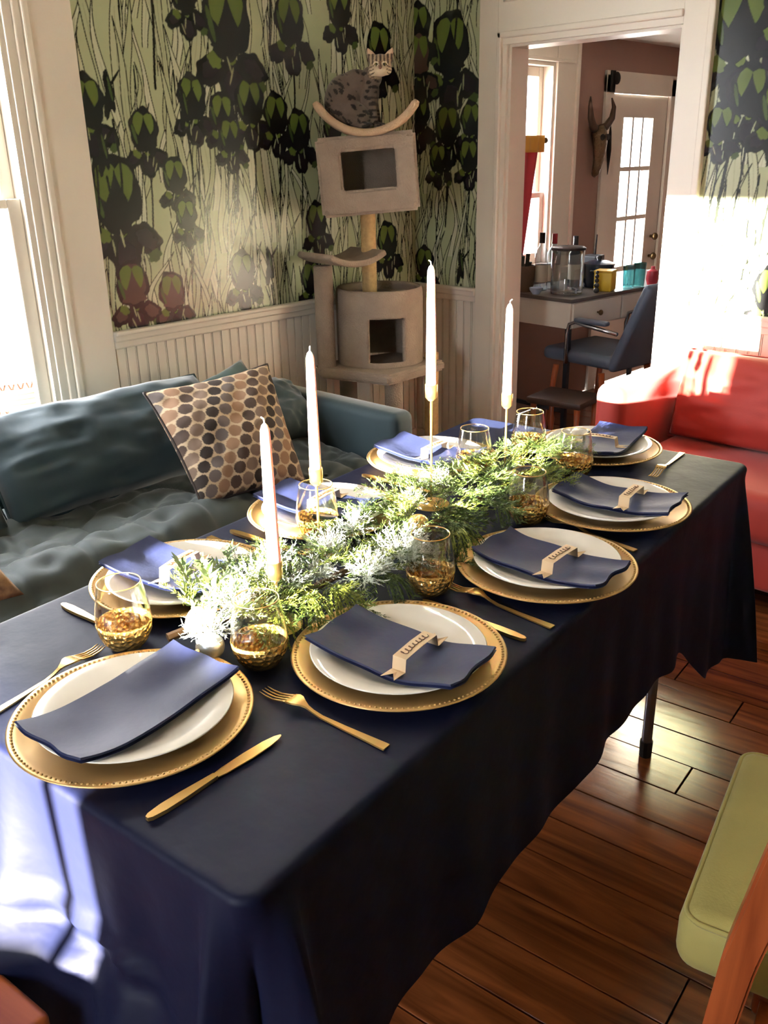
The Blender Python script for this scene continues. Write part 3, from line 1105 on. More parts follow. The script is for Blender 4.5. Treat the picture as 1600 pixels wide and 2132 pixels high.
def ribbon_obj(seed):
    r = random.Random(seed)
    w = 0.0115
    prof = [(-0.052, 0.0052), (-0.048, 0.0045), (-0.0455, 0.025), (0.000, 0.0275), (0.036, 0.0265), (0.040, 0.0065), (0.044, 0.0055)]
    bm = bmesh.new()
    rows = [[bm.verts.new((-w, y, z)), bm.verts.new((0, y, z)), bm.verts.new((w, y, z))] for y, z in prof]
    for a, b in zip(rows, rows[1:]):
        for i in range(2):
            bm.faces.new((a[i], a[i + 1], b[i + 1], b[i]))
    for row, y, z in ((rows[0], -0.077, 0.0075), (rows[-1], 0.068, 0.0085)):
        e0, e2 = bm.verts.new((-w, y, z)), bm.verts.new((w, y, z))
        ym = prof[0][0] - 0.010 if y < 0 else prof[-1][0] + 0.008
        em = bm.verts.new((0, ym, z))
        bm.faces.new((row[0], e0, em, row[1]))
        bm.faces.new((row[1], em, e2, row[2]))
    bmesh.ops.recalc_face_normals(bm, faces=bm.faces[:])
    o = obj('ribbon_card', bm, card)
    md = o.modifiers.new('thickness', 'SOLIDIFY')
    md.thickness = 0.0007
    md.offset = 0
    # handwritten name in brown ink: joined cursive loops
    bm = bmesh.new()
    pts = []
    n = 150
    hs = [r.uniform(0.5, 1.0) for _ in range(9)]
    hs[0] = 1.25
    for i in range(n):
        t = i / (n - 1)
        k = t * 7.0
        h = hs[int(k)] * (1 - (k % 1)) + hs[int(k) + 1] * (k % 1)
        yy_ = -0.036 + 0.062 * t + 0.0030 * math.sin(2 * PI * k + 1.2)
        xx_ = -0.0005 - 0.0052 * h * math.sin(2 * PI * k)
        zz_ = 0.0259 + 0.0026 * min(1, (yy_ + 0.0455) / 0.0455) if yy_ < 0 else 0.0284 - 0.0010 * yy_ / 0.036
        pts.append((xx_, yy_, zz_))
    tube(bm, pts, 0.00062, 4)
    obj('lettering', bm, ink_m, o)
    return o


gset = 'place settings round the table'
ORD = {1: 'first', 2: 'second', 3: 'third'}
rib_at = {1: 0.030, 2: 0.022, 3: 0.030, 4: -0.03, 5: 0.02, 6: 0.02, 7: 0.010}
for i, (cx, cy) in enumerate(CH):
    c_ = ch0 if i == 0 else dup(ch0)
    c_.location = (cx, cy, ZT)
    c_.rotation_euler = (0, 0, 0.3 * i)
    tag(c_, 'round gold charger plate with beaded rim at ' + SEAT[i], 'charger plate', 'gold charger plates')
    p_ = pl0 if i == 0 else dup(pl0)
    p_.location = (cx + 0.003 * math.sin(i * 2), cy + 0.004 * math.cos(i * 3), ZT + 0.0058)
    tag(p_, 'round white dinner plate on the charger at ' + SEAT[i], 'plate', 'white dinner plates')
    nk = link('napkin', napkin_mesh(100 + i, 0.252 if i not in (0,) else 0.262, 0.128 if i else 0.138))
    nx_, ny_ = [(0, 0), (0.018, -0.016), (0.016, -0.012), (0.012, 0.004), (0.022, 0.008), (-0.004, -0.006), (-0.02, 0.0), (-0.006, -0.004)][i]
    nk.location = (cx + nx_, cy + ny_, ZT + 0.0085)
    nk.rotation_euler = (0, 0, math.radians(NAPA[i]))
    tag(nk, 'folded navy napkin on the plate at ' + SEAT[i], 'napkin', 'folded navy napkins')
    if i in rib_at:
        rb = ribbon_obj(i)
        a = math.radians(NAPA[i])
        rb.location = nk.location + Vector((math.cos(a), math.sin(a), 0)) * rib_at[i] + Vector((0, 0, 0.0188))
        rb.rotation_euler = (0, 0, a if i != 4 else a + PI)
        tag(rb, 'cream swallow-tailed name card over the napkin at ' + SEAT[i], 'name card', 'folded name cards')

# cutlery ---------------------------------------------------------------
def outline_solid(bm, pts, t, zf):
    """flat closed outline given as (x, halfwidth) along x; zf(x) height"""
    L1 = [bm.verts.new((x, w, zf(x) + t)) for x, w in pts]
    R1 = [bm.verts.new((x, -w, zf(x) + t)) for x, w in pts]
    L0 = [bm.verts.new((x, w * 1.06, zf(x))) for x, w in pts]
    R0 = [bm.verts.new((x, -w * 1.06, zf(x))) for x, w in pts]
    for k in range(len(pts) - 1):
        bm.faces.new((L1[k], R1[k], R1[k + 1], L1[k + 1]))
        bm.faces.new((L0[k], L0[k + 1], R0[k + 1], R0[k]))
        bm.faces.new((L1[k], L1[k + 1], L0[k + 1], L0[k]))
        bm.faces.new((R1[k], R0[k], R0[k + 1], R1[k + 1]))
    bm.faces.new((L1[0], L0[0], R0[0], R1[0]))
    bm.faces.new((L1[-1], R1[-1], R0[-1], L0[-1]))
    bmesh.ops.recalc_face_normals(bm, faces=bm.faces[:])


fork0 = empty('fork')
bm = bmesh.new()
fz = lambda x: 0.0012 + 0.011 * math.exp(-((x + 0.045) / 0.028) ** 2)
outline_solid(bm, [(-0.058, 0.0112), (-0.050, 0.0122), (-0.043, 0.0108), (-0.034, 0.0058), (-0.026, 0.0030), (-0.016, 0.0026), (0.0, 0.0030), (0.04, 0.0042), (0.080, 0.0056), (0.104, 0.0066), (0.108, 0.0068), (0.113, 0.0066)], 0.0024, fz)
obj('handle', bm, gold_bright, fork0, auto=35)
for k in range(4):
    yk = -0.0090 + 0.0060 * k
    bm = bmesh.new()
    ps = [(-0.056, yk, fz(-0.056) + 0.0012), (-0.068, yk, fz(-0.068) + 0.0010), (-0.084, yk, fz(-0.084) + 0.0012), (-0.100, yk * 0.96, fz(-0.100) + 0.0024), (-0.112, yk * 0.93, fz(-0.112) + 0.005)]
    tube(bm, ps, [0.0017, 0.0016, 0.0015, 0.0013, 0.0006], 6)
    obj('tine', bm, gold_bright, fork0, smooth=True)
knife0 = empty('table_knife')
bm = bmesh.new()
outline_solid(bm, [(-0.004, 0.0045), (0.012, 0.0068), (0.050, 0.0082), (0.082, 0.0074), (0.100, 0.0045), (0.108, 0.0010)], 0.0012, lambda x: 0.0035 - 0.012 * max(0, x) * 0.1)
obj('blade', bm, gold_bright, knife0, auto=35)
bm = bmesh.new()
outline_solid(bm, [(-0.104, 0.0022), (-0.099, 0.0050), (-0.080, 0.0072), (-0.050, 0.0070), (-0.020, 0.0052), (-0.002, 0.0044)], 0.0052, lambda x: 0.0012)
obj('handle', bm, gold_bright, knife0, auto=35)

FORKS = [  # (head end, tail end, seat)
    ((-1.188, 0.585), (-1.136, 0.375), 0), ((-0.901, 0.679), (-0.671, 0.701), 1), ((-0.905, 1.119), (-0.700, 1.113), 2), ((-0.955, 1.500), (-0.745, 1.473), 3),
    ((-0.915, 1.880), (-0.945, 2.085), 4), ((-1.215, 1.795), (-1.445, 1.800), 5), ((-1.200, 1.372), (-1.425, 1.368), 6), ((-1.200, 0.985), (-1.425, 0.972), 7)]
KNIVES = [((-0.796, 0.621), (-0.789, 0.413), 0), ((-0.905, 1.046), (-0.700, 1.049), 1), ((-1.240, 1.460), (-1.452, 1.444), 5), ((-1.205, 1.040), (-1.415, 1.018), 6), ((-1.165, 0.636), (-1.374, 0.620), 7)]
for k, (a, b, s_) in enumerate(FORKS):
    f = fork0 if k == 0 else dup(fork0)
    d = Vector(b) - Vector(a)
    f.location = ((a[0] + b[0]) / 2, (a[1] + b[1]) / 2, ZT)
    f.rotation_euler = (0, 0, math.atan2(d.y, d.x))
    tag(f, 'gold fork beside the charger at ' + SEAT[s_], 'fork', 'gold forks')
for k, (a, b, s_) in enumerate(KNIVES):
    f = knife0 if k == 0 else dup(knife0)
    d = Vector(a) - Vector(b)
    f.location = ((a[0] + b[0]) / 2, (a[1] + b[1]) / 2, ZT)
    f.rotation_euler = (0, 0, math.atan2(d.y, d.x))
    tag(f, 'gold table knife beside the charger at ' + SEAT[s_], 'knife', 'gold table knives')

# glasses ---------------------------------------------------------------
gl_gold = mat('hammered_gold', (238, 192, 112), 0.24, 0.75)
nt = gl_gold.node_tree
vv = nt.nodes.new('ShaderNodeTexVoronoi')
vv.inputs['Scale'].default_value = 120
tcn = nt.nodes.new('ShaderNodeTexCoord')
nt.links.new(tcn.outputs['Object'], vv.inputs['Vector'])
bpn = nt.nodes.new('ShaderNodeBump')
bpn.inputs['Strength'].default_value = 0.9
bpn.inputs['Distance'].default_value = 0.006
nt.links.new(vv.outputs['Distance'], bpn.inputs['Height'])
nt.links.new(bpn.outputs['Normal'], nt.nodes['Principled BSDF'].inputs['Normal'])
outer = [(0.020, 0.0), (0.028, 0.004), (0.0355, 0.014), (0.0410, 0.028), (0.0435, 0.044), (0.0432, 0.056), (0.0410, 0.074), (0.0378, 0.092), (0.0345, 0.108), (0.0338, 0.112)]
g0 = empty('stemless_glass')
bm = bmesh.new()
inner = [(r - 0.0013, z) for r, z in outer if z > 0.04][::-1]
lathe(bm, [p for p in outer if p[1] > 0.043] + inner, 48)
obj('bowl', bm, clear, g0, smooth=True)
bm = bmesh.new()
lathe(bm, [(0.0, 0.0)] + [(r + 0.0004, z) for r, z in outer if z < 0.05] + [(0.0425, 0.0465)] + [(max(r - 0.002, 0.001), max(z, 0.004)) for r, z in outer if z < 0.045][::-1] + [(0.0, 0.004)], 48)
obj('gold_base', bm, gl_gold, g0, smooth=True)
bm = bmesh.new()
tube(bm, [(0.0335 * math.cos(2 * PI * k / 40), 0.0335 * math.sin(2 * PI * k / 40), 0.1122) for k in range(41)], 0.0009, 6, caps=False)
obj('rim', bm, gold_bright, g0, smooth=True)
GL = [((-1.168, 0.622), 'between the garland tip and the knife at the first teal-side seat'), ((-0.962, 0.728), 'between the stool-end charger and the first green-side charger'),
      ((-0.925, 1.083), 'next to the gold bauble, behind the first green-side charger'), ((-0.982, 1.462), 'beside the third green-side charger'),
      ((-1.062, 1.768), 'between the garland and the charger by the red sofa'), ((-1.245, 1.845), 'behind the tall candle nearest the red sofa'),
      ((-1.262, 1.640), 'touching the third teal-side charger'), ((-1.262, 1.125), 'touching the second teal-side charger')]
for k, (p, t) in enumerate(GL):
    g = g0 if k == 0 else dup(g0)
    g.location = (p[0], p[1], ZT)
    tag(g, 'gold-bottomed stemless glass ' + t, 'glass', 'stemless glasses')

# candles ---------------------------------------------------------------
wax = mat('white_wax', (250, 244, 230), 0.4, sss=0.5)
CD = [((-1.036, 0.826), 0.850, 1.100, 'shortest, by the stool end'), ((-1.206, 1.077), 0.905, 1.148, 'second from the stool end'),
      ((-1.200, 1.408), 1.005, 1.268, 'tallest, in the middle of the garland'), ((-1.195, 1.674), 0.933, 1.160, 'at the red sofa end of the garland')]
for k, (p, zc, zt, t) in enumerate(CD):
    h = empty('candle_holder', (p[0], p[1], ZT), 0, 'slim gold candlestick, ' + t, 'candlestick', 'gold candlesticks')
    bm = bmesh.new()
    lathe(bm, [(0, 0), (0.040, 0), (0.040, 0.003), (0.010, 0.006), (0.004, 0.010), (0, 0.010)], 32)
    obj('base', bm, gold_bright, h, smooth=True)
    z1 = zc - ZT
    bm = bmesh.new()
    tube(bm, [(0, 0, 0.006), (0, 0, z1 - 0.012)], 0.0026, 10)
    obj('stem', bm, gold_bright, h, smooth=True)
    bm = bmesh.new()
    lathe(bm, [(0, z1 - 0.016), (0.006, z1 - 0.015), (0.0125, z1 - 0.008), (0.0135, z1 + 0.020), (0.0118, z1 + 0.020), (0.0112, z1 - 0.004), (0, z1 - 0.005)], 24)
    obj('cup', bm, gold_bright, h, smooth=True)
    cdl = empty('taper_candle', (p[0], p[1], zc - 0.004), 0, 'white taper candle, ' + t, 'candle', 'white taper candles')
    H = zt - zc + 0.004
    bm = bmesh.new()
    lathe(bm, [(0, 0), (0.0106, 0), (0.0108, 0.02), (0.0104, 0.024), (0.0112, 0.026), (0.0098, H * 0.5), (0.0084, H * 0.86), (0.0076, H - 0.012), (0.0050, H - 0.004), (0.0015, H), (0, H)], 24)
    obj('wax_body', bm, wax, cdl, smooth=True)
    bm = bmesh.new()
    s_ = [-1, 0.2, -1, 1][k]
    tube(bm, [(0, 0, H - 0.003), (s_ * 0.001, 0, H + 0.006), (s_ * 0.005, s_ * 0.002, H + 0.009)], 0.0010, 6)
    obj('wick', bm, mat('wick_white', (226, 214, 196), 0.8), cdl)

# ------------------------------------------------------------------ garland
leafy = {}


def leaf_mat(name, c, c2, rough=0.5):
    m = mat(name, c, rough, noise=(14, 0.4), rgb2=c2)
    b = m.node_tree.nodes['Principled BSDF']
    b.inputs['Transmission Weight'].default_value = 0.0
    return m


cedar_m = leaf_mat('cedar_green', (104, 122, 52), (52, 74, 34))
cedar_y = leaf_mat('cedar_yellow', (150, 158, 60), (92, 110, 40))
frost_m = leaf_mat('frosted_sage', (240, 242, 236), (198, 208, 196))
olive_m = leaf_mat('olive_leaf', (134, 150, 92), (74, 98, 52))
stem_m = mat('brown_stem', (104, 76, 48), 0.7)


def quad_mesh(name, V, m):
    me = bpy.data.meshes.new(name)
    n = len(V) // 4
    me.from_pydata([tuple(v) for v in V], [], [(4 * i, 4 * i + 1, 4 * i + 2, 4 * i + 3) for i in range(n)])
    me.materials.append(m)
    return me


def needle(V, p, d, ln, w, r):
    s = d.cross(Vector((r.uniform(-1, 1), r.uniform(-1, 1), r.uniform(-1, 1))))
    if s.length < 1e-4:
        s = Vector((1, 0, 0))
    s.normalize()
    V += [p, p + d * ln * 0.45 + s * w, p + d * ln, p + d * ln * 0.45 - s * w]


def cedar_sprig(seed, L, droop, m, nb=16, stiff=0.6):
    r = random.Random(seed)
    V = []
    for k in range(nb):
        t = 0.08 + 0.92 * k / nb
        base = Vector((L * t, r.uniform(-0.004, 0.004), -droop * t * t + 0.004 * math.sin(7 * t)))
        side = 1 if k % 2 else -1
        ang = side * r.uniform(0.5, 0.95)
        bl = L * (0.42 - 0.26 * t) * r.uniform(0.8, 1.2) + 0.012
        d = Vector((math.cos(ang), math.sin(ang), r.uniform(-0.15, 0.45) - droop / L * t)).normalized()
        nn = max(6, int(bl / 0.0042))
        for q in range(nn):
            f = q / nn
            p = base + d * bl * f + Vector((0, 0, -0.25 * bl * f * f * (1 if droop > 0.05 else 0.3)))
            for sd in (-1, 1):
                a2 = sd * r.uniform(0.35, 0.8)
                dd = Vector((d.x * math.cos(a2) - d.y * math.sin(a2), d.x * math.sin(a2) + d.y * math.cos(a2), d.z + r.uniform(-0.35, 0.45))).normalized()
                needle(V, p, dd, r.uniform(0.008, 0.014), 0.0011, r)
    for q in range(int(L / 0.003)):
        t = q / (L / 0.003)
        p = Vector((L * t, 0, -droop * t * t + 0.004 * math.sin(7 * t)))
        needle(V, p, Vector((1, r.uniform(-0.7, 0.7), r.uniform(-0.5, 0.7))).normalized(), 0.011, 0.0012, r)
    return quad_mesh('evergreen_sprig', V, m)


def hang_sprig(seed, L, m):
    """drooping fan of thread-like foliage"""
    r = random.Random(seed)
    V = []
    for k in range(26):
        a = r.uniform(-0.75, 0.75)
        ln = L * r.uniform(0.7, 1.1)
        p = Vector((0, r.uniform(-0.008, 0.008), r.uniform(-0.004, 0.006)))
        d = Vector((math.cos(a), math.sin(a) * 0.75, 0.45)).normalized()
        n = int(ln / 0.0045)
        for q in range(n):
            d = (d + Vector((0, 0, -0.085)) + Vector((r.uniform(-.05, .05), r.uniform(-.05, .05), 0))).normalized()
            if p.z < -0.030:
                d = Vector((d.x, d.y, max(d.z, 0.0))).normalized() if d.xy.length > 0.01 else Vector((1, 0, 0))
            p = p + d * 0.0045
            needle(V, p, d, 0.0085, 0.0013, r)
            if q % 2 == 0:
                for sd in (-1, 1):
                    e = Vector((d.x - sd * d.y * 0.6, d.y + sd * d.x * 0.6, d.z)).normalized()
                    needle(V, p, e, 0.0065, 0.0010, r)
    return quad_mesh('drooping_sprig', V, m)


def frost_sprig(seed, R):
    r = random.Random(seed)
    V = []
    for k in range(70):
        th = r.uniform(0, 2 * PI)
        el = math.asin(r.uniform(-0.05, 1.0))
        d = Vector((math.cos(th) * math.cos(el), math.sin(th) * math.cos(el), math.sin(el)))
        ln = R * r.uniform(0.75, 1.1)
        n = int(ln / 0.006)
        p = Vector((0, 0, 0))
        for q in range(n):
            d = (d + Vector((r.uniform(-.16, .16), r.uniform(-.16, .16), r.uniform(-.16, .16)))).normalized()
            p = p + d * 0.006
            needle(V, p - d * 0.006, d, 0.0085, 0.0010, r)
            if q > 1:
                for z in range(2):
                    e = (d + Vector((r.uniform(-1, 1), r.uniform(-1, 1), r.uniform(-1, 1))) * 0.9).normalized()
                    needle(V, p, e, r.uniform(0.006, 0.012), 0.0009, r)
    return quad_mesh('frosted_sprig', V, frost_m)


def olive_sprig(seed, L):
    r = random.Random(seed)
    V = []
    for k in range(20):
        t = k / 20
        p = Vector((L * t, 0, 0.012 * math.sin(3 * t)))
        side = 1 if k % 2 else -1
        a = side * r.uniform(0.4, 1.1)
        d = Vector((math.cos(a), math.sin(a), r.uniform(-0.2, 0.6))).normalized()
        ln = r.uniform(0.020, 0.032)
        s = d.cross(Vector((0, 0, 1))).normalized()
        w = 0.0045
        pts = [p, p + d * ln * 0.35 + s * w, p + d * ln, p + d * ln * 0.35 - s * w]
        V += pts
        up = Vector((0, 0, 0.0012))
        V += [q + up for q in pts[::-1]]
    for q in range(int(L / 0.004)):
        t = q / (L / 0.004)
        needle(V, Vector((L * t, 0, 0.012 * math.sin(3 * t))), Vector((1, 0, 0)), 0.008, 0.0012, r)
    return quad_mesh('leafy_sprig', V, olive_m)


garland = empty('garland', (-1.09, 1.20, ZT), 0, 'mixed evergreen garland with frosted sprigs down the middle of the table', 'garland')
VA = [cedar_sprig(10 + k, 0.13 + 0.02 * (k % 3), 0.025 + 0.01 * (k % 2), cedar_m) for k in range(5)] + [cedar_sprig(30 + k, 0.12 + 0.02 * k, 0.02, cedar_y) for k in range(2)]
VH = [hang_sprig(50 + k, 0.095 + 0.01 * k, cedar_y if k != 1 else cedar_m) for k in range(3)]
VF = [frost_sprig(60 + k, 0.050 + 0.005 * k) for k in range(3)]
VO = [olive_sprig(70 + k, 0.10 + 0.02 * k) for k in range(3)]
CL = [(0.63, -1.115), (0.75, -1.09), (0.90, -1.07), (1.05, -1.065), (1.30, -1.095), (1.50, -1.125), (1.80, -1.135)]


def cx_at(y):
    for (a, xa), (b, xb) in zip(CL, CL[1:]):
        if y <= b:
            return xa + (xb - xa) * (y - a) / (b - a)
    return CL[-1][1]


def sprig(me, x, y, z, yaw, pitch, roll=0.0, sc=1.0):
    o = link(me.name.split('.')[0], me, None, garland)
    o.location = Vector((x, y, z)) - garland.location
    o.rotation_euler = (Matrix.Rotation(yaw, 3, 'Z') @ Matrix.Rotation(pitch, 3, 'Y') @ Matrix.Rotation(roll, 3, 'X')).to_euler()
    o.scale = (sc, sc, sc)
    return o


R = random.Random(5)
bm = bmesh.new()
tube(bm, [(cx_at(y) - garland.location.x, y - garland.location.y, 0.016 + 0.006 * math.sin(y * 20)) for y in np.linspace(0.66, 1.80, 40)], 0.007, 6)
obj('main_stem', bm, stem_m, garland)
for k in range(132):
    y = 0.70 + 1.09 * (k + R.random()) / 132
    off = R.uniform(-0.075, 0.075)
    w = 0.10 * (1 - 0.35 * abs(y - 1.2) / 0.6)
    off = R.uniform(-w, w) * 0.75
    z = ZT + 0.014 + 0.050 * (1 - (off / 0.13) ** 2) * R.uniform(0.5, 1.0)
    yaw = (PI / 2 if R.random() < 0.45 else -PI / 2) + R.uniform(-1.2, 1.2)
    if off > 0.03:
        yaw = R.uniform(-1.3, 1.3)
    elif off < -0.03:
        yaw = PI + R.uniform(-1.3, 1.3)
    if y < 0.82:
        yaw = PI / 2 + R.uniform(-1.1, 1.1)
    me = R.choice(VA) if R.random() < 0.86 else R.choice(VO)
    sc = 0.62 + 0.3 * R.random()
    sprig(me, cx_at(y) + off, y, z, yaw, R.uniform(-0.35, 0.12), R.uniform(-0.5, 0.5), sc)
for x, y, sc in ((-1.005, 1.085, 1.0), (-0.985, 0.985, 1.05), (-1.125, 0.905, 0.9), (-1.06, 0.765, 0.9), (-1.03, 0.69, 0.85), (-0.975, 1.09, 0.8), (-1.02, 1.135, 0.8), (-1.12, 1.02, 0.8), (-1.10, 0.83, 0.9), (-1.05, 0.93, 0.8), (-1.15, 1.12, 0.8), (-1.16, 1.30, 0.7), (-1.20, 1.42, 0.7), (-1.05, 0.86, 0.8)):
    sprig(R.choice(VF), x, y, ZT + 0.046, R.uniform(0, 6), 0, 0, sc)
for x, y, z, yaw, v_, sc in ((-1.005, 1.245, 0.060, -0.35, 1, 1.0), (-0.985, 1.225, 0.058, -0.6, 0, 0.9), (-1.01, 0.865, 0.052, -0.4, 2, 0.85), (-0.99, 0.91, 0.052, -0.2, 0, 0.85), (-1.0, 0.80, 0.045, -0.9, 2, 0.75), (-0.965, 1.01, 0.045, 0.0, 1, 0.7), (-1.18, 1.10, 0.05, 2.9, 0, 0.8), (-1.02, 1.40, 0.055, -0.2, 1, 0.8)):
    sprig(VH[v_], x, y, ZT + z, yaw, 0, 0, sc)
for k in range(14):
    sprig(R.choice(VO), -1.13 + R.uniform(-0.03, 0.03), 0.745 + R.uniform(-0.03, 0.08), ZT + 0.03 + R.uniform(0, 0.025), R.uniform(1.2, 3.6), R.uniform(-0.5, 0.1), R.uniform(-0.5, 0.5), 0.8)

for p, r_, c_, lab, nm in (((-1.045, 1.188, ZT + 0.062), 0.022, gold_bright, 'shiny gold bauble in the middle of the garland behind a glass', 0),
                           ((-1.078, 0.706, ZT + 0.040), 0.026, mat('pale_gold', (236, 212, 150), 0.3, 0.7), 'pale gold bauble near the tip of the garland', 1),
                           ((-1.020, 0.678, ZT + 0.030), 0.022, mat('silver_grey', (186, 190, 192), 0.35, 0.6, bump=(90, 0.6, 0.004)), 'silver textured bauble at the tip of the garland', 2)):
    bb_ = empty('bauble', p, 0, lab, 'bauble')
    bm = bmesh.new()
    ell(bm, (0, 0, 0), (r_, r_, r_), u=32, v=20)
    obj('ball', bm, c_, bb_, smooth=True)
    bm = bmesh.new()
    tube(bm, [(0, -r_ * 0.97, 0), (0, -r_ * 1.18, 0)], r_ * 0.22, 10)
    obj('cap', bm, gold, bb_)

# ------------------------------------------------------------------ upholstery helpers
def cushion_mesh(name, TL, TR, BR, BL, thick, n=28, power=0.55, pinch=0.05, seed=0, wr=0.006, dots=None):
    """stuffed cushion between four corners; front face looks along (TR-TL) x (BL-TL)"""
    TL, TR, BR, BL = [np.array(p, float) for p in (TL, TR, BR, BL)]
    u = np.linspace(0, 1, n)
    U, V = np.meshgrid(u, u)
    a, b = 2 * U - 1, 2 * V - 1
    Up = 0.5 + 0.5 * a * (1 - pinch * (1 - b * b) ** 1.0 * np.abs(a))
    Vp = 0.5 + 0.5 * b * (1 - pinch * (1 - a * a) ** 1.0 * np.abs(b))
    P = (TL * ((1 - Up) * (1 - Vp))[..., None] + TR * (Up * (1 - Vp))[..., None] + BR * (Up * Vp)[..., None] + BL * ((1 - Up) * Vp)[..., None])
    nrm = np.cross(TR - TL, BL - TL)
    nrm = -nrm / np.linalg.norm(nrm)
    prof = np.clip((1 - a ** 2) * (1 - b ** 2), 0, 1) ** power
    nz = smooth_noise((n, n), max(3, n / 7), seed) - 0.5
    nz2 = smooth_noise((n, n), max(2, n / 14), seed + 1) - 0.5
    w = (nz * wr * 2 + nz2 * wr) * np.clip(prof * 2, 0, 1)
    F = P + nrm * (prof * thick / 2 + w)[..., None]
    B = P - nrm * (prof * thick / 2)[..., None]
    m1 = grid_mesh(name, F[..., 0], F[..., 1], F[..., 2])
    m2 = grid_mesh(name + '_b', B[..., 0], B[..., 1], B[..., 2], flip=True)
    if dots is not None:
        paint(m1, dots(U, V))
        paint(m2, dots(U, V))
    bm = bmesh.new()
    bm.from_mesh(m1)
    bm.from_mesh(m2)
    bmesh.ops.remove_doubles(bm, verts=bm.verts[:], dist=1e-5)
    bmesh.ops.recalc_face_normals(bm, faces=bm.faces[:])
    bm.to_mesh(m1)
    bm.free()
    bpy.data.meshes.remove(m2)
    edge = [P[0, :], P[:, -1], P[-1, ::-1], P[::-1, 0]]
    loop = [tuple(p) for e in edge for p in e[:-1]]
    return m1, loop


def cushion(name, corners, thick, m, parent=None, piping=None, **k):
    me, loop = cushion_mesh(name, *corners, thick, **k)
    o = link(name, me, m, parent, smooth=True)
    if piping:
        bm = bmesh.new()
        tube(bm, loop + loop[:2], 0.005, 6, caps=False)
        obj('piping', bm, piping, o, smooth=True)
    return o


# ------------------------------------------------------------------ teal sofa
teal = mat('teal_velvet', (42, 62, 67), 0.7, sheen=0.6, noise=(3, 0.25), bump=(6, 0.15, 0.02))
teal_seat = mat('teal_seat', (52, 60, 54), 0.75, sheen=0.25, noise=(3, 0.3), bump=(7, 0.2, 0.02))
teal_pipe = mat('teal_piping', (46, 66, 70), 0.7)
sofa = empty('teal_sofa', (-2.55, 1.05, 0), 0, 'long teal velvet sofa with tufted seat along the window wall', 'sofa')


def child_world(o, parent):
    o.parent = parent
    o.matrix_parent_inverse = Matrix.Translation(-parent.location) if parent.rotation_euler.z == 0 else parent.matrix_world.inverted()
    return o


def wbox(name, m, parent, x0, x1, y0, y1, z0, z1, bev=0.0, seg=3):
    p = parent.location
    bm = bmesh.new()
    bb(bm, x0 - p.x, x1 - p.x, y0 - p.y, y1 - p.y, z0 - p.z, z1 - p.z, bev, seg)
    return obj(name, bm, m, parent, auto=35)


def off(c, p):
    return [(q[0] - p.x, q[1] - p.y, q[2] - p.z) for q in c]


SP = sofa.location
wbox('base', teal, sofa, -2.98, -2.22, -0.35, 2.36, 0.10, 0.30, 0.02)
wbox('arm', teal, sofa, -2.985, -2.175, 2.345, 2.462, 0.06, 0.582, 0.035, 4)
wbox('back_frame', teal, sofa, -2.99, -2.86, -0.35, 2.36, 0.10, 0.60, 0.03, 3)
for x_, y_ in ((-2.92, 2.38), (-2.25, 2.38), (-2.92, -0.28), (-2.25, -0.28)):
    bm = bmesh.new()
    lathe(bm, [(0, 0), (0.016, 0), (0.022, 0.10), (0, 0.10)], 12, (x_ - SP.x, y_ - SP.y, 0))
    obj('leg', bm, wood_or, sofa)
# tufted seat
nx_, ny_ = 70, 210
gx = np.linspace(-2.82, -2.15, nx_)
gy = np.linspace(-0.34, 2.335, ny_)
GY, GX = np.meshgrid(gy, gx)
Zs = np.full_like(GX, 0.435)
e_ = np.minimum(np.minimum(GX + 2.82, -2.15 - GX), np.minimum(GY + 0.34, 2.335 - GY))
Zs -= 0.07 * np.exp(-(e_ / 0.045) ** 2)
tuft = []
for i in range(3):
    for j in range(13):
        tuft.append((-2.66 + 0.19 * i + 0.035 * math.sin(7.3 * j + i), -0.25 + 0.21 * j + (0.105 if i % 2 else 0) + 0.045 * math.sin(3.1 * j + 5 * i)))
dmin = np.full_like(GX, 9.0)
dsec = np.full_like(GX, 9.0)
for tx, ty in tuft:
    d = np.hypot(GX - tx, (GY - ty) * 0.95)
    Zs -= 0.022 * np.exp(-(d / 0.035) ** 2)
    n_ = np.minimum(dmin, d)
    dsec = np.minimum(dsec, np.maximum(dmin, d))
    dmin = n_
Zs -= 0.012 * np.exp(-((dsec - dmin) / 0.02) ** 2)
Zs += 0.040 * (smooth_noise(GX.shape, 11, 3) - 0.5) + 0.020 * (smooth_noise(GX.shape, 5, 4) - 0.5)
sides = grid_mesh('seat', GX - SP.x, GY - SP.y, Zs, flip=True)
bm = bmesh.new()
bm.from_mesh(sides)
be = [e for e in bm.edges if e.is_boundary]
r_ = bmesh.ops.extrude_edge_only(bm, edges=be)
for v in r_['geom']:
    if isinstance(v, bmesh.types.BMVert):
        v.co.z = 0.28
bmesh.ops.recalc_face_normals(bm, faces=bm.faces[:])
bm.to_mesh(sides)
bm.free()
link('seat', sides, teal_seat, sofa, smooth=True)
bm = bmesh.new()
tuft_in = [(a, b) for a, b in tuft if -0.3 < b < 2.3]
for k, (tx, ty) in enumerate(tuft_in):
    if k == 0:
        ell(bm, (0, 0, 0), (0.009, 0.009, 0.005), u=10, v=6)
        o0 = obj('button', bm, teal_seat, sofa, smooth=True)
        bme = o0.data
        o_ = o0
    else:
        o_ = link('button', bme, None, sofa)
    o_.location = (tx - SP.x, ty - SP.y, 0.408)
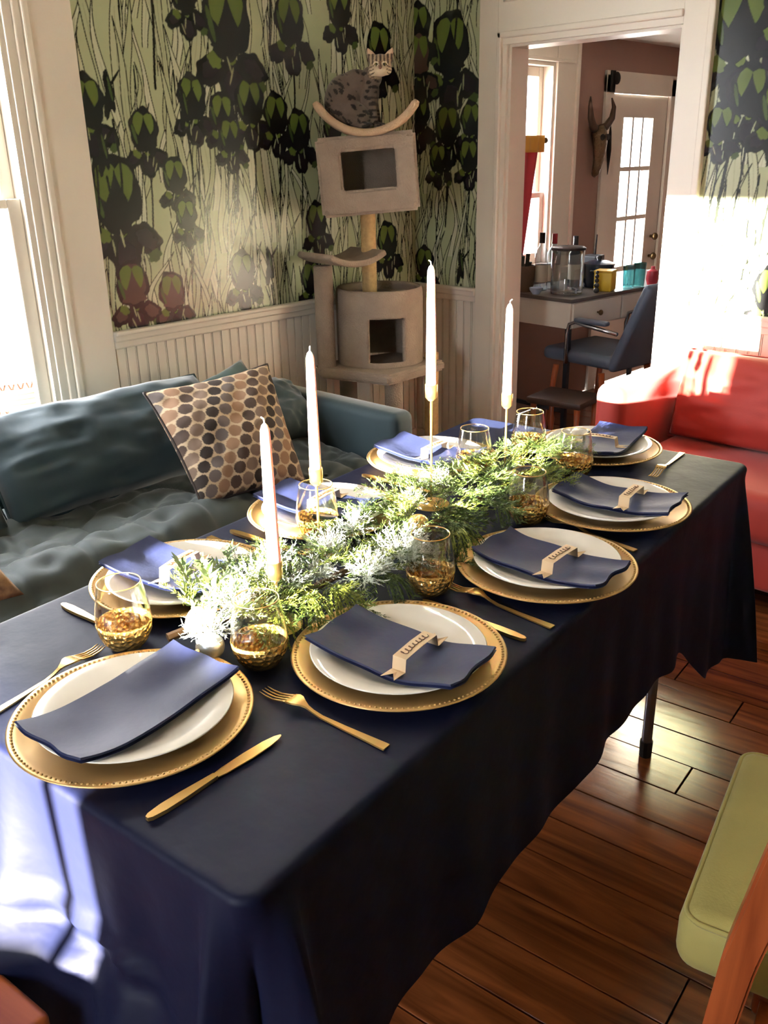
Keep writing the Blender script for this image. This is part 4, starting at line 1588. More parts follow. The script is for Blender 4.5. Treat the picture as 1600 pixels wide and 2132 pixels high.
for nm, y0, y1, zt, sd in (('back_cushion', 0.18, 1.055, 0.70, 1), ('back_cushion', 1.06, 1.915, 0.725, 2), ('back_cushion', 1.93, 2.345, 0.62, 3), ('back_cushion', -0.34, 0.16, 0.71, 4)):
    c = [(-2.80, y0, zt), (-2.80, y1, zt), (-2.60, y1, 0.425), (-2.60, y0, 0.425)]
    cushion(nm, off(c, SP), 0.24, teal, sofa, teal_pipe, n=40, power=0.30, pinch=0.02, seed=sd, wr=0.016)

bol = cushion('throw_pillow', [(-2.86, 1.72, 0.60), (-2.84, 2.17, 0.735), (-2.66, 2.28, 0.45), (-2.66, 1.80, 0.44)], 0.15, mat('sea_green_velvet', (84, 108, 108), 0.7, sheen=0.5, noise=(5, 0.2)), seed=8, n=28, power=0.45, pinch=0.04, wr=0.012)
tag(bol, 'soft sea-green pillow tucked behind the dotted pillow on the teal sofa', 'pillow')


def dots(U, V):
    cols = np.array([lin(c)[:3] for c in ((48, 36, 28), (104, 92, 86), (146, 112, 84), (74, 56, 44), (120, 98, 80))])
    bgc = np.array(lin((188, 164, 132))[:3])
    S = 0.46
    x, y = U * S + 0.01, V * S + 0.012
    rh, cw = 0.0440, 0.0510
    best = np.full(x.shape, 9.0)
    out = np.zeros(x.shape + (3,)) + bgc
    row = np.round(y / rh)
    for dr in (-1, 0, 1):
        rr = row + dr
        sh = (rr % 2) * 0.5
        colm = np.round(x / cw - sh)
        dx = (x - (colm + sh) * cw) / 0.0240
        dy = (y - rr * rh) / 0.0218
        d = np.hypot(dx, dy)
        m = (d < 1) & (d < best)
        idx = ((colm + (rr + 1) // 2) % 5).astype(int) % 5
        out[m] = cols[idx[m]]
        best = np.minimum(best, d)
    return out


dot_m = mat('dotted_weave', (200, 180, 150), 0.85, attr='print', bump=(160, 0.3, 0.002))
dark_pipe = mat('dark_piping', (48, 36, 30), 0.7)
dp = cushion('throw_pillow', [(-2.555, 1.545, 0.765), (-2.50, 2.025, 0.785), (-2.17, 1.885, 0.455), (-2.30, 1.555, 0.428)], 0.20, dot_m, None, dark_pipe, n=150, power=0.42, pinch=0.07, seed=12, wr=0.008, dots=dots)
tag(dp, 'square throw pillow with brown and tan woven dots and dark piping on the teal sofa', 'pillow')
fold_c = cushion('throw_pillow', [(-2.28, 0.42, 0.66), (-2.22, 0.80, 0.62), (-2.08, 0.845, 0.455), (-2.12, 0.50, 0.45)], 0.12, mat('tan_brown_weave', (168, 132, 92), 0.85, noise=(26, 0.7), rgb2=(92, 62, 42)), None, None, n=24, power=0.45, pinch=0.05, seed=15)
tag(fold_c, 'tan and brown pillow lying on the sofa seat beside the window', 'pillow')

# ------------------------------------------------------------------ red sofa
red = mat('red_upholstery', (178, 54, 42), 0.65, sheen=0.25, noise=(4, 0.12), bump=(220, 0.12, 0.002))
red_pipe = mat('red_piping', (160, 50, 38), 0.65)
rs = empty('red_sofa', (-0.7, 3.1, 0), 0, 'red upholstered sofa under the papered wall beside the doorway', 'sofa')
RP = rs.location
wbox('base', red, rs, -1.56, 0.30, 2.74, 3.40, 0.12, 0.30, 0.02)
wbox('arm', red, rs, -1.605, -1.490, 2.765, 3.415, 0.10, 0.712, 0.045, 4)
wbox('arm', red, rs, 0.22, 0.40, 2.765, 3.415, 0.10, 0.712, 0.045, 4)
wbox('back_frame', red, rs, -1.50, 0.24, 3.30, 3.425, 0.10, 0.735, 0.03, 3)
for x0, x1 in ((-1.487, -0.64), (-0.635, 0.22)):
    wbox('seat_cushion', red, rs, x0, x1, 2.69, 3.25, 0.29, 0.462, 0.05, 4)
    c = [(x1, 3.25, 0.765), (x0, 3.25, 0.765), (x0, 3.17, 0.45), (x1, 3.17, 0.45)]
    c = [(x0, 3.235, 0.775), (x1, 3.235, 0.785), (x1, 3.15, 0.455), (x0, 3.15, 0.455)]
    cushion('back_cushion', off(c, RP), 0.20, red, rs, red_pipe, n=36, power=0.26, pinch=0.015, seed=int(x0 * 10) % 50, wr=0.010)
for x_, y_ in ((-1.5, 2.82), (0.3, 2.82), (-1.5, 3.36), (0.3, 3.36)):
    bm = bmesh.new()
    lathe(bm, [(0, 0), (0.014, 0), (0.022, 0.13), (0, 0.13)], 12, (x_ - RP.x, y_ - RP.y, 0))
    obj('leg', bm, wood_or, rs)

# ------------------------------------------------------------------ green armchair
green = mat('green_upholstery', (180, 170, 98), 0.75, sheen=0.3, noise=(8, 0.14), bump=(260, 0.2, 0.002))
gch = empty('armchair', (-0.203, 1.225, 0), math.radians(12.0), 'yellow-green upholstered armchair with orange wooden frame beside the table', 'armchair')
# local: x away from the table (depth), y along the width
def lb(name, m, x0, x1, y0, y1, z0, z1, bev=0.0, seg=3, parent=gch):
    bm = bmesh.new()
    bb(bm, x0, x1, y0, y1, z0, z1, bev, seg)
    return obj(name, bm, m, parent, auto=35)


sc_ = lb('seat_cushion', green, -0.225, 0.335, -0.192, 0.275, 0.345, 0.452, 0.034, 5)
bm = bmesh.new()
zz, a_ = 0.432, 0.019
def rrect(x0, x1, y0, y1, z, r=0.03, n=6):
    P = []
    for cx, cy, a0 in ((x1 - r, y1 - r, 0), (x0 + r, y1 - r, PI / 2), (x0 + r, y0 + r, PI), (x1 - r, y0 + r, 1.5 * PI)):
        for k in range(n + 1):
            a = a0 + PI / 2 * k / n
            P.append((cx + r * math.cos(a), cy + r * math.sin(a), z))
    return P
lp = rrect(-0.217, 0.327, -0.184, 0.267, 0.441)
tube(bm, lp + lp[:2], 0.0042, 6, caps=False)
obj('piping', bm, green, sc_, smooth=True)
bk = lb('back_cushion', green, 0, 0.10, -0.235, 0.275, 0, 0.42, 0.034, 4)
bk.location = (0.30, 0, 0.43)
bk.rotation_euler = (0, math.radians(14), 0)
lb('seat_frame', wood_or, -0.11, 0.36, -0.170, 0.250, 0.30, 0.345, 0.008)
for sy in (-1, 1):
    yy_ = -0.262 if sy < 0 else 0.305
    bm = bmesh.new()
    pts = [(-0.172, yy_, 0.0), (-0.150, yy_, 0.25), (-0.126, yy_, 0.50), (-0.085, yy_, 0.735)]
    for (xa, ya, za), (xb, yb, zb), wa, wb in zip(pts, pts[1:], (0.013, 0.017, 0.019), (0.017, 0.019, 0.017)):
        pass
    rows = []
    for (xa, ya, za), w in zip(pts, (0.012, 0.018, 0.022, 0.024)):
        rows.append([bm.verts.new((xa + dx * w, ya + dy * 0.024, za)) for dx, dy in ((-1, -1), (1, -1), (1, 1), (-1, 1))])
    for r0_, r1_ in zip(rows, rows[1:]):
        for k in range(4):
            bm.faces.new((r0_[k], r0_[(k + 1) % 4], r1_[(k + 1) % 4], r1_[k]))
    bm.faces.new(rows[0][::-1])
    bm.faces.new(rows[-1])
    bmesh.ops.bevel(bm, geom=bm.edges[:], offset=0.004, segments=2, affect='EDGES')
    obj('leg', bm, wood_or, gch, auto=35)
    bm = bmesh.new()
    box(bm, (0.34, yy_, 0.37), (0.035, 0.045, 0.76), 0.006, Matrix.Rotation(math.radians(8), 3, 'Y'))
    obj('leg', bm, wood_or, gch, auto=35)
    bm = bmesh.new()
    box(bm, (0.17, yy_, 0.742), (0.50, 0.062, 0.028), 0.010, Matrix.Rotation(math.radians(2), 3, 'Y'), seg=3)
    obj('armrest', bm, wood_or, gch, auto=35)
    bm = bmesh.new()
    bb(bm, -0.10, 0.34, yy_ - 0.012, yy_ + (0.012 if sy > 0 else 0.10), 0.30, 0.335, 0.004)
    obj('side_rail', bm, wood_or, gch)

# ------------------------------------------------------------------ wooden stool at the table end
st = empty('stool', (-1.11, 0.062, 0), math.radians(7), 'honey-brown wooden stool pushed up to the end of the table', 'stool')
bm = bmesh.new()
bb(bm, -0.235, 0.235, -0.20, 0.212, 0.420, 0.452, 0.010, 3)
obj('seat', bm, wood_seat, st, auto=35)
for sx in (-1, 1):
    for sy in (-1, 1):
        bm = bmesh.new()
        tube(bm, [(sx * 0.17, sy * 0.15, 0.425), (sx * 0.205, sy * 0.185, 0.0)], [0.020, 0.014], 12)
        obj('leg', bm, wood_seat, st, auto=40)
    bm = bmesh.new()
    tube(bm, [(sx * 0.19, -0.168, 0.20), (sx * 0.19, 0.168, 0.20)], 0.010, 8)
    obj('stretcher', bm, wood_seat, st, smooth=True)

# ------------------------------------------------------------------ cat tree
TRA = math.radians(43.7)
carpet = mat('beige_carpet', (160, 142, 125), 0.95, noise=(14, 0.18), bump=(170, 0.9, 0.006))
carpet_d = mat('grey_carpet', (142, 130, 118), 0.95, noise=(14, 0.18), bump=(170, 0.9, 0.006))
sisal = mat('sisal_rope', (206, 172, 118), 0.9, noise=(60, 0.25), bump=(40, 0.3, 0.004))
tr = empty('cat_tree', (-2.777, 2.862, 0), TRA, 'tall beige carpeted cat tree in the corner behind the teal sofa', 'cat tree')


def rope_post(name, x, y, z0, z1, r):
    n = int((z1 - z0) / 0.008)
    prof = [(0.0, z0)]
    for k in range(n):
        z = z0 + (z1 - z0) * k / n
        prof += [(r - 0.0016, z), (r, z + (z1 - z0) / n * 0.5)]
    prof += [(r - 0.0016, z1), (0.0, z1)]
    bm = bmesh.new()
    lathe(bm, prof, 20, (x, y, 0))
    return obj(name, bm, sisal, tr, smooth=True)


def carpet_post(x, y, z0, z1, r, m=carpet):
    bm = bmesh.new()
    lathe(bm, [(0, z0), (r - 0.004, z0), (r, z0 + 0.006), (r, z1 - 0.006), (r - 0.004, z1), (0, z1)], 24, (x, y, 0))
    return obj('carpet_post', bm, m, tr, smooth=False, auto=50)


bm = bmesh.new()
bb(bm, -0.17, 0.31, -0.22, 0.15, 0.0, 0.05, 0.012)
obj('base', bm, carpet_d, tr, auto=40)
# platform with a corner towards the room
bm = bmesh.new()
P = [(0.065, -0.27), (0.325, 0.02), (0.10, 0.24), (-0.265, 0.02), (-0.235, -0.10)]
top = [bm.verts.new((x_, y_, 0.612)) for x_, y_ in P]
bot = [bm.verts.new((x_, y_, 0.566)) for x_, y_ in P]
bm.faces.new(top)
bm.faces.new(bot[::-1])
for k in range(5):
    bm.faces.new((top[k], bot[k], bot[(k + 1) % 5], top[(k + 1) % 5]))
bmesh.ops.recalc_face_normals(bm, faces=bm.faces[:])
bmesh.ops.bevel(bm, geom=bm.edges[:], offset=0.012, segments=3, affect='EDGES')
obj('platform', bm, carpet, tr, auto=40)
carpet_post(0.085, -0.16, 0.05, 0.57, 0.040)
carpet_post(-0.12, 0.06, 0.05, 0.57, 0.040, carpet_d)
bm = bmesh.new()
bb(bm, -0.075, -0.015, -0.13, -0.07, 0.05, 0.57, 0.006)
obj('white_post', bm, white, tr)
rope_post('sisal_post', 0.262, 0.055, 0.05, 0.64, 0.033)
carpet_post(-0.208, -0.055, 0.60, 1.045, 0.041, carpet)
# round condo with square doorway and a sunken bed on top
bm = bmesh.new()
cxp, cyp, rp = 0.030, 0.055, 0.193
NA, NZ = 96, 40
z0c, z1c = 0.610, 0.940
gridv = {}
for i in range(NA):
    a = -PI / 2 + 2 * PI * i / NA
    for j in range(NZ + 1):
        f = j / NZ
        rr = rp - 0.008 * max(0, (f - 0.92) / 0.08) ** 2
        zz_ = z0c + (z1c - z0c) * f
        if j == NZ:
            zz_ -= 0.0
        gridv[i, j] = bm.verts.new((cxp + rr * math.cos(a), cyp + rr * math.sin(a), zz_))
for i in range(NA):
    for j in range(NZ):
        a = -PI / 2 + 2 * PI * (i + 0.5) / NA
        xx = cxp + rp * math.cos(a)
        z_ = z0c + (z1c - z0c) * (j + 0.5) / NZ
        if math.sin(a) < 0 and -0.022 < xx < 0.142 and 0.632 < z_ < 0.825:
            continue
        bm.faces.new((gridv[i, j], gridv[(i + 1) % NA, j], gridv[(i + 1) % NA, j + 1], gridv[i, j + 1]))
for v in [v for v in bm.verts if not v.link_faces]:
    bm.verts.remove(v)
co = obj('condo_wall', bm, carpet, tr, smooth=True)
md = co.modifiers.new('thickness', 'SOLIDIFY')
md.thickness = 0.020
md.offset = -1
bm = bmesh.new()
lathe(bm, [(0, 0.885), (0.12, 0.887), (0.168, 0.905), (0.173, 0.905), (0.173, 0.87), (0, 0.87)], 40, (cxp, cyp, 0))
obj('top_bed', bm, carpet_d, tr, smooth=True)
rope_post('sisal_post', -0.011, 0.03, 0.885, 1.262, 0.033)
# perch: carpeted tray with curled corners
n_ = 26
g_ = np.linspace(-1, 1, n_)
A_, B_ = np.meshgrid(g_, g_)
a45 = math.radians(38)
hx_, hy_ = 0.150, 0.125
px_ = A_ * hx_
py_ = B_ * hy_
Xp = -0.125 + px_ * math.cos(a45) - py_ * math.sin(a45)
Yp = -0.045 + px_ * math.sin(a45) + py_ * math.cos(a45)
Zp = 1.044 + 0.040 * np.abs(A_) ** 2.2
mp = grid_mesh('perch', Xp, Yp, Zp)
po = link('perch', mp, carpet, tr, smooth=True)
md = po.modifiers.new('thickness', 'SOLIDIFY')
md.thickness = 0.026
md.offset = 1
md2 = po.modifiers.new('round', 'BEVEL')
md2.width = 0.008
md2.segments = 2
md2.limit_method = 'ANGLE'
# upper house, tilted a little
hs = bpy.data.objects.new('upper_house', None)
COL.objects.link(hs)
hs.parent = tr
hs.location = (-0.004, 0.0, 1.404)
hs.rotation_euler = (0, -math.radians(3.8), 0)
hs.empty_display_size = 0.05
W2, H2, D2 = 0.201, 0.152, 0.138
bm = bmesh.new()
ox0, ox1, oz0, oz1 = -0.103, 0.114, -0.054, 0.092
f0, f1 = -D2, -D2 + 0.024
# one continuous front with a doorway, then the box behind it
def ringface(y):
    o_ = [bm.verts.new(p) for p in ((-W2, y, -H2), (W2, y, -H2), (W2, y, H2), (-W2, y, H2))]
    i_ = [bm.verts.new(p) for p in ((ox0, y, oz0), (ox1, y, oz0), (ox1, y, oz1), (ox0, y, oz1))]
    return o_, i_
oA, iA = ringface(f0)
oB = [bm.verts.new((sx * W2, D2, sz * H2)) for sx, sz in ((-1, -1), (1, -1), (1, 1), (-1, 1))]
iB = [bm.verts.new((p.co.x, f1, p.co.z)) for p in iA]
cA = [bm.verts.new((sx * (W2 - 0.02), f1, sz * (H2 - 0.02))) for sx, sz in ((-1, -1), (1, -1), (1, 1), (-1, 1))]
cB = [bm.verts.new((sx * (W2 - 0.02), D2 - 0.02, sz * (H2 - 0.02))) for sx, sz in ((-1, -1), (1, -1), (1, 1), (-1, 1))]
for k in range(4):
    j = (k + 1) % 4
    bm.faces.new((oA[k], oA[j], iA[j], iA[k]))
    bm.faces.new((oA[j], oA[k], oB[k], oB[j]))
    bm.faces.new((iA[k], iA[j], iB[j], iB[k]))
    bm.faces.new((iB[k], iB[j], cA[j], cA[k]))
    bm.faces.new((cA[k], cA[j], cB[j], cB[k]))
bm.faces.new(oB)
bm.faces.new(cB)
bmesh.ops.recalc_face_normals(bm, faces=bm.faces[:])
es = [e for e in bm.edges if all(v in set(oA + oB + iA) for v in e.verts)]
bmesh.ops.bevel(bm, geom=es, offset=0.012, segments=3, affect='EDGES')
obj('house_shell', bm, carpet, hs, auto=45)
# cradle
Rc, th = 0.236, 0.034
ang = np.linspace(-1.02, 1.02, 40)
sect = []
for k in range(16):
    a = 2 * PI * k / 16
    cy_, cr_ = math.cos(a), math.sin(a)
    sect.append((0.145 * math.copysign(abs(cy_) ** 0.35, cy_), th / 2 * math.copysign(abs(cr_) ** 0.6, cr_)))
bm = bmesh.new()
rings = []
for t in ang:
    rr = 1.0 if abs(t) < 0.98 else 0.7
    rings.append([bm.verts.new(((Rc + s_[1] * rr) * math.sin(t) - 0.006, -0.01 + s_[0], 1.796 - (Rc + s_[1] * rr) * math.cos(t) + 0.018 * math.sin(t) * 0.0)) for s_ in sect])
for a, b in zip(rings, rings[1:]):
    for k in range(16):
        bm.faces.new((a[k], a[(k + 1) % 16], b[(k + 1) % 16], b[k]))
bm.faces.new(rings[0][::-1])
bm.faces.new(rings[-1])
bmesh.ops.recalc_face_normals(bm, faces=bm.faces[:])
obj('cradle', bm, mat('peach_carpet', (200, 170, 138), 0.95, noise=(14, 0.15), bump=(170, 0.9, 0.006)), tr, smooth=True)

# ------------------------------------------------------------------ cat
def cat_mesh():
    bm = bmesh.new()
    ell(bm, (-0.098, 0.0, 1.690), (0.078, 0.082, 0.100), Matrix.Rotation(0.15, 3, 'Y'))
    ell(bm, (-0.070, -0.048, 1.640), (0.086, 0.048, 0.052), Matrix.Rotation(0.35, 3, 'Y'))
    ell(bm, (-0.050, 0.0, 1.742), (0.072, 0.062, 0.062), Matrix.Rotation(-0.4, 3, 'Y'))
    ell(bm, (0.002, -0.005, 1.715), (0.046, 0.050, 0.085), Matrix.Rotation(0.1, 3, 'Y'))
    ell(bm, (0.018, -0.015, 1.772), (0.042, 0.042, 0.042))
    hx, hy, hz = 0.054, -0.052, 1.812
    ell(bm, (hx, hy, hz), (0.0455, 0.043, 0.041))
    ell(bm, (hx - 0.024, hy - 0.012, hz - 0.017), (0.024, 0.024, 0.020))
    ell(bm, (hx + 0.022, hy - 0.012, hz - 0.017), (0.024, 0.024, 0.020))
    ell(bm, (hx - 0.001, hy - 0.036, hz - 0.020), (0.019, 0.018, 0.0135))
    ell(bm, (hx - 0.001, hy - 0.030, hz - 0.031), (0.014, 0.014, 0.010))
    ell(bm, (hx - 0.001, hy - 0.034, hz - 0.004), (0.009, 0.014, 0.016))
    for s, bx, tx in ((-1, hx - 0.029, hx - 0.050), (1, hx + 0.029, hx + 0.050)):
        tube(bm, [(bx, hy + 0.002, hz + 0.018), ((bx + tx) / 2, hy - 0.002, hz + 0.042), (tx, hy - 0.004, hz + 0.062)], [0.021, 0.0145, 0.003], 12)
    for y, dx in ((-0.040, 0.0), (0.012, 0.012)):
        tube(bm, [(0.004 + dx, y + 0.01, 1.700), (0.020 + dx, y, 1.650), (0.030 + dx, y, 1.600)], [0.024, 0.0165, 0.014], 12)
        ell(bm, (0.042 + dx, y - 0.006, 1.594), (0.024, 0.018, 0.012))
    ell(bm, (-0.02, -0.075, 1.592), (0.042, 0.020, 0.014), Matrix.Rotation(-0.1, 3, 'Y'))
    ell(bm, (-0.035, -0.01, 1.612), (0.075, 0.060, 0.030))
    tube(bm, [(-0.15, 0.03, 1.640), (-0.13, 0.075, 1.625), (-0.06, 0.105, 1.606), (0.02, 0.10, 1.604)], [0.016, 0.015, 0.014, 0.009], 10)
    me = bpy.data.meshes.new('cat')
    bm.to_mesh(me)
    bm.free()
    o = bpy.data.objects.new('cat_tmp', me)
    COL.objects.link(o)
    rm = o.modifiers.new('r', 'REMESH')
    rm.mode = 'VOXEL'
    rm.voxel_size = 0.0042
    sm_ = o.modifiers.new('s', 'SMOOTH')
    sm_.factor = 0.5
    sm_.iterations = 5
    bpy.context.view_layer.update()
    dg = bpy.context.evaluated_depsgraph_get()
    res = bpy.data.meshes.new_from_object(o.evaluated_get(dg))
    bpy.data.objects.remove(o)
    res.name = 'cat'
    n = len(res.vertices)
    co = np.empty(n * 3)
    res.vertices.foreach_get('co', co)
    co = co.reshape(-1, 3)
    x, y, z = co.T
    L = lambda c: np.array(lin(c)[:3])
    col = np.zeros((n, 3)) + L((132, 112, 96))
    col[:] = L((104, 90, 80))
    r = np.random.default_rng(4)
    bodym = ~((x > 0.0) & (z > 1.765))
    # rows of elongated spots over body
    for k in range(230):
        cx_, cz_ = r.uniform(-0.185, 0.05), r.uniform(1.59, 1.80)
        cy_ = r.uniform(-0.11, 0.08)
        a = 0.75 + r.uniform(-0.3, 0.3) if cx_ < -0.03 else r.uniform(-0.3, 0.3)
        ln, wd = r.uniform(0.010, 0.021), r.uniform(0.0045, 0.0075)
        dx, dz, dy = x - cx_, z - cz_, y - cy_
        p = dx * math.cos(a) - dz * math.sin(a)
        q = dx * math.sin(a) + dz * math.cos(a)
        m = bodym & ((p / ln) ** 2 + (q / wd) ** 2 + (dy / 0.03) ** 2 < 1)
        col[m] = L((44, 36, 32))
    # bands on the forelegs
    lm = (x > 0.005) & (z < 1.70) & (z > 1.60)
    col[lm & (np.sin(z * 260) > 0.35)] = L((52, 42, 36))
    # head
    hx, hz = 0.054, 1.812
    hd = (np.hypot(x - hx, z - hz) < 0.062) & (z > 1.765) & (y < 0.01) & (x > 0.005)
    col[hd] = L((150, 128, 104))
    face = hd & (y < -0.06)
    low = np.clip((hz - 0.004 - z) / 0.025, 0, 1)[:, None]
    col = np.where(face[:, None], L((168, 146, 118)) * (1 - low) + L((222, 204, 172)) * low, col)
    st_ = hd & (z > hz + 0.004) & (np.sin((x - hx) * 420 + 1.6) > 0.15)
    col[st_] = L((74, 60, 50))
    ck = hd & (np.abs(x - hx) > 0.024) & (z < hz + 0.004) & (np.sin(z * 520 + np.abs(x - hx) * 160) > 0.45)
    col[ck] = L((86, 68, 54))
    nb_ = hd & (np.abs(x - hx + 0.001) < 0.007) & (z < hz + 0.012) & (z > hz - 0.014) & (y < -0.08)
    col[nb_] = L((120, 92, 72))
    for s in (-1, 1):
        e = hd & (np.hypot((x - hx - s * 0.017) / 0.011, (z - hz - 0.003) / 0.008) < 1)
        col[e] = L((226, 210, 180))
        e = hd & (np.hypot((x - hx - s * 0.017) / 0.0085, (z - hz - 0.001) / 0.0055) < 1)
        col[e] = L((30, 24, 20))
    ears = (z > hz + 0.040) & (x > 0.0)
    col[ears] = L((176, 150, 122))
    ears = ears & (y < -0.058)
    col[ears] = L((206, 176, 148))
    paint(res, col)
    return res


cat = link('cat', cat_mesh(), mat('tabby_fur', (120, 100, 90), 0.85, attr='print', sheen=0.2, bump=(180, 0.5, 0.004)), None, smooth=True)
cat.location = tr.location + Vector((0, 0, -0.007))
cat.rotation_euler = tr.rotation_euler
tag(cat, 'spotted grey-brown tabby cat sitting on top of the cat tree, facing the room', 'cat')
hx, hy, hz = 0.054, -0.052, 1.812
eye_m = mat('cat_eye', (150, 140, 70), 0.1, coat=0.5)
pup_m = mat('cat_pupil', (10, 10, 8), 0.1)
for s in (-1, 1):
    bm = bmesh.new()
    ell(bm, (hx + s * 0.0165, hy - 0.0365, hz + 0.002), (0.0066, 0.0045, 0.0050), u=14, v=10)
    e = obj('eye', bm, eye_m, cat, smooth=True)
    bm = bmesh.new()
    ell(bm, (hx + s * 0.0165, hy - 0.0402, hz + 0.002), (0.0022, 0.0014, 0.0040), u=10, v=8)
    obj('pupil', bm, pup_m, e, smooth=True)
bm = bmesh.new()
ell(bm, (hx - 0.001, hy - 0.0535, hz - 0.014), (0.0048, 0.003, 0.0034), u=12, v=8)
obj('nose', bm, mat('cat_nose', (150, 96, 84), 0.4), cat, smooth=True)

# ------------------------------------------------------------------ kitchen: desk
dw = mat('desk_white', (214, 204, 190), 0.4)
dtop = mat('desk_top_grey', (92, 84, 78), 0.35)
dark_metal = mat('dark_metal', (60, 60, 66), 0.4, 0.8)
DA = math.radians(-6.0)
desk = empty('writing_desk', (-2.487, 4.012, 0), DA, 'white writing desk with three drawers and thin dark legs in the kitchen', 'desk')
# local: corner nearest the doorway at the origin; x towards the wall is negative, y along the front
newbox('top', dtop, desk, -0.50, 0.012, -0.012, 1.30, 0.758, 0.778, 0.003)
newbox('body', dw, desk, -0.49, 0.0, 0.0, 1.28, 0.625, 0.758, 0.002)
for k in range(3):
    y0 = 0.012 + k * 0.42
    dr = newbox('drawer', dw, desk, 0.0, 0.012, y0, y0 + 0.405, 0.632, 0.752, 0.002)
    bm = bmesh.new()
    ell(bm, (0.034, y0 + 0.20, 0.69), (0.011, 0.015, 0.015), u=14, v=10)
    tube(bm, [(0.012, y0 + 0.20, 0.69), (0.03, y0 + 0.20, 0.69)], 0.005, 8)
    obj('knob', bm, brass, dr, smooth=True)
for x_, y_ in ((-0.03, 0.03), (-0.46, 0.03), (-0.03, 1.24), (-0.46, 1.24)):
    newbox('leg', dark_metal, desk, x_ - 0.012, x_ + 0.012, y_ - 0.012, y_ + 0.012, 0, 0.628)
newbox('stretcher', dark_metal, desk, -0.46, -0.03, 0.022, 0.038, 0.17, 0.19)

DZt = 0.778


def thing_lathe(name, prof, m, loc, label, cat_, n=24, smooth=True):
    o = empty(name, loc, 0, label, cat_)
    bm = bmesh.new()
    lathe(bm, prof, n)
    obj('body', bm, m, o, auto=40)
    return o


def bottle(loc, h, r, m, capm, label, neck=0.35):
    o = empty('bottle', loc, 0, label, 'bottle', 'bottles on the kitchen desk')
    bm = bmesh.new()
    lathe(bm, [(0, 0), (r, 0), (r, h * (1 - neck)), (r * 0.8, h * (1 - neck) + r * 0.4), (r * 0.36, h * (1 - neck) + r * 1.1), (r * 0.34, h * 0.84), (0, h * 0.84)], 20)
    obj('body', bm, m, o, auto=45)
    bm = bmesh.new()
    lathe(bm, [(0, h * 0.82), (r * 0.42, h * 0.82), (r * 0.42, h), (0, h)], 16)
    obj('cap', bm, capm, o, auto=40)
    bm = bmesh.new()
    lathe(bm, [(r + 0.0008, h * 0.15), (r + 0.0008, h * 0.45)], 20)
    obj('paper_label', bm, mat('paper_label', (210, 200, 186), 0.7), o, smooth=True)
    return o


capb = mat('black_cap', (24, 22, 22), 0.4)
capr = mat('red_cap', (150, 34, 42), 0.4)
gclear = glass_mat('bottle_glass', (0.75, 0.82, 0.86), 2.0)
bottle((-2.80, 4.20, DZt), 0.30, 0.036, gclear, capb, 'clear bottle with a tall black cap on the kitchen desk')
bottle((-2.775, 4.28, DZt), 0.29, 0.036, gclear, capr, 'clear bottle with a dark red cap on the kitchen desk')
bottle((-2.73, 4.42, DZt), 0.27, 0.034, mat('dark_bottle', (40, 44, 60), 0.15), capb, 'dark bottle with a black cap behind the glass drink dispenser')
bk_ = empty('basket', (-2.865, 4.115, DZt), 0.1, 'small brown wicker basket on the kitchen desk by the door jamb', 'basket')
bm = bmesh.new()
lathe(bm, [(0, 0), (0.060, 0), (0.068, 0.06), (0.070, 0.135), (0.062, 0.135), (0.058, 0.02), (0, 0.02)], 28)
obj('body', bm, mat('brown_wicker', (84, 62, 48), 0.8, bump=(60, 0.8, 0.006)), bk_, auto=50)
bm = bmesh.new()
RR = random.Random(2)
for k in range(14):
    a = RR.uniform(0, 6.28)
    tube(bm, [(0.02 * math.cos(a), 0.02 * math.sin(a), 0.02), (0.04 * math.cos(a), 0.04 * math.sin(a), 0.15 + RR.uniform(0, 0.05))], [0.004, 0.012], 5)
obj('dark_leaves', bm, mat('dark_leaf', (36, 40, 34), 0.6), bk_)
dsp = empty('drink_dispenser', (-2.605, 4.150, DZt), 0, 'large clear glass drink dispenser with a dark lid on the kitchen desk', 'drink dispenser')
bm = bmesh.new()
lathe(bm, [(0, 0.006), (0.080, 0.004), (0.084, 0.02), (0.084, 0.225), (0.080, 0.225), (0.080, 0.022), (0, 0.02)], 40)
obj('jar', bm, glass_mat('jar_glass', (0.86, 0.87, 0.86), 2.0), dsp, smooth=True)
bm = bmesh.new()
lathe(bm, [(0, 0.228), (0.090, 0.226), (0.092, 0.234), (0.08, 0.242), (0, 0.244)], 40)
obj('lid', bm, mat('dark_lid', (52, 44, 44), 0.35, 0.5), dsp, smooth=True)
bm = bmesh.new()
tube(bm, [(0.07, -0.05, 0.04), (0.10, -0.07, 0.04), (0.102, -0.072, 0.02)], 0.007, 8)
obj('tap', bm, steel, dsp)
bw_ = thing_lathe('small_bowl', [(0, 0), (0.018, 0), (0.034, 0.022), (0.036, 0.034), (0.030, 0.034), (0.02, 0.01), (0, 0.008)], mat('blue_white_china', (184, 200, 232), 0.2), (-2.735, 4.062, DZt), 'small pale blue bowl at the front edge of the kitchen desk', 'bowl')
yb = empty('toy_bucket', (-2.515, 4.385, DZt), 0.25, 'bright yellow square tin on the kitchen desk', 'tin')
bm = bmesh.new()
bb(bm, -0.048, 0.048, -0.05, 0.05, 0, 0.105, 0.008)
obj('body', bm, mat('yellow_tin', (226, 186, 44), 0.45), yb, auto=40)
bm = bmesh.new()
bb(bm, -0.050, 0.050, -0.052, 0.052, 0.096, 0.108, 0.003)
obj('lid', bm, mat('yellow_tin_lid', (206, 164, 40), 0.4), yb)
kb = empty('lidded_pot', (-2.625, 4.50, DZt), 0.4, 'dark navy lidded pot behind the yellow tin', 'pot')
bm = bmesh.new()
lathe(bm, [(0, 0), (0.075, 0), (0.084, 0.03), (0.084, 0.115), (0, 0.115)], 28)
obj('body', bm, mat('navy_enamel', (30, 40, 58), 0.25), kb, auto=40)
bm = bmesh.new()
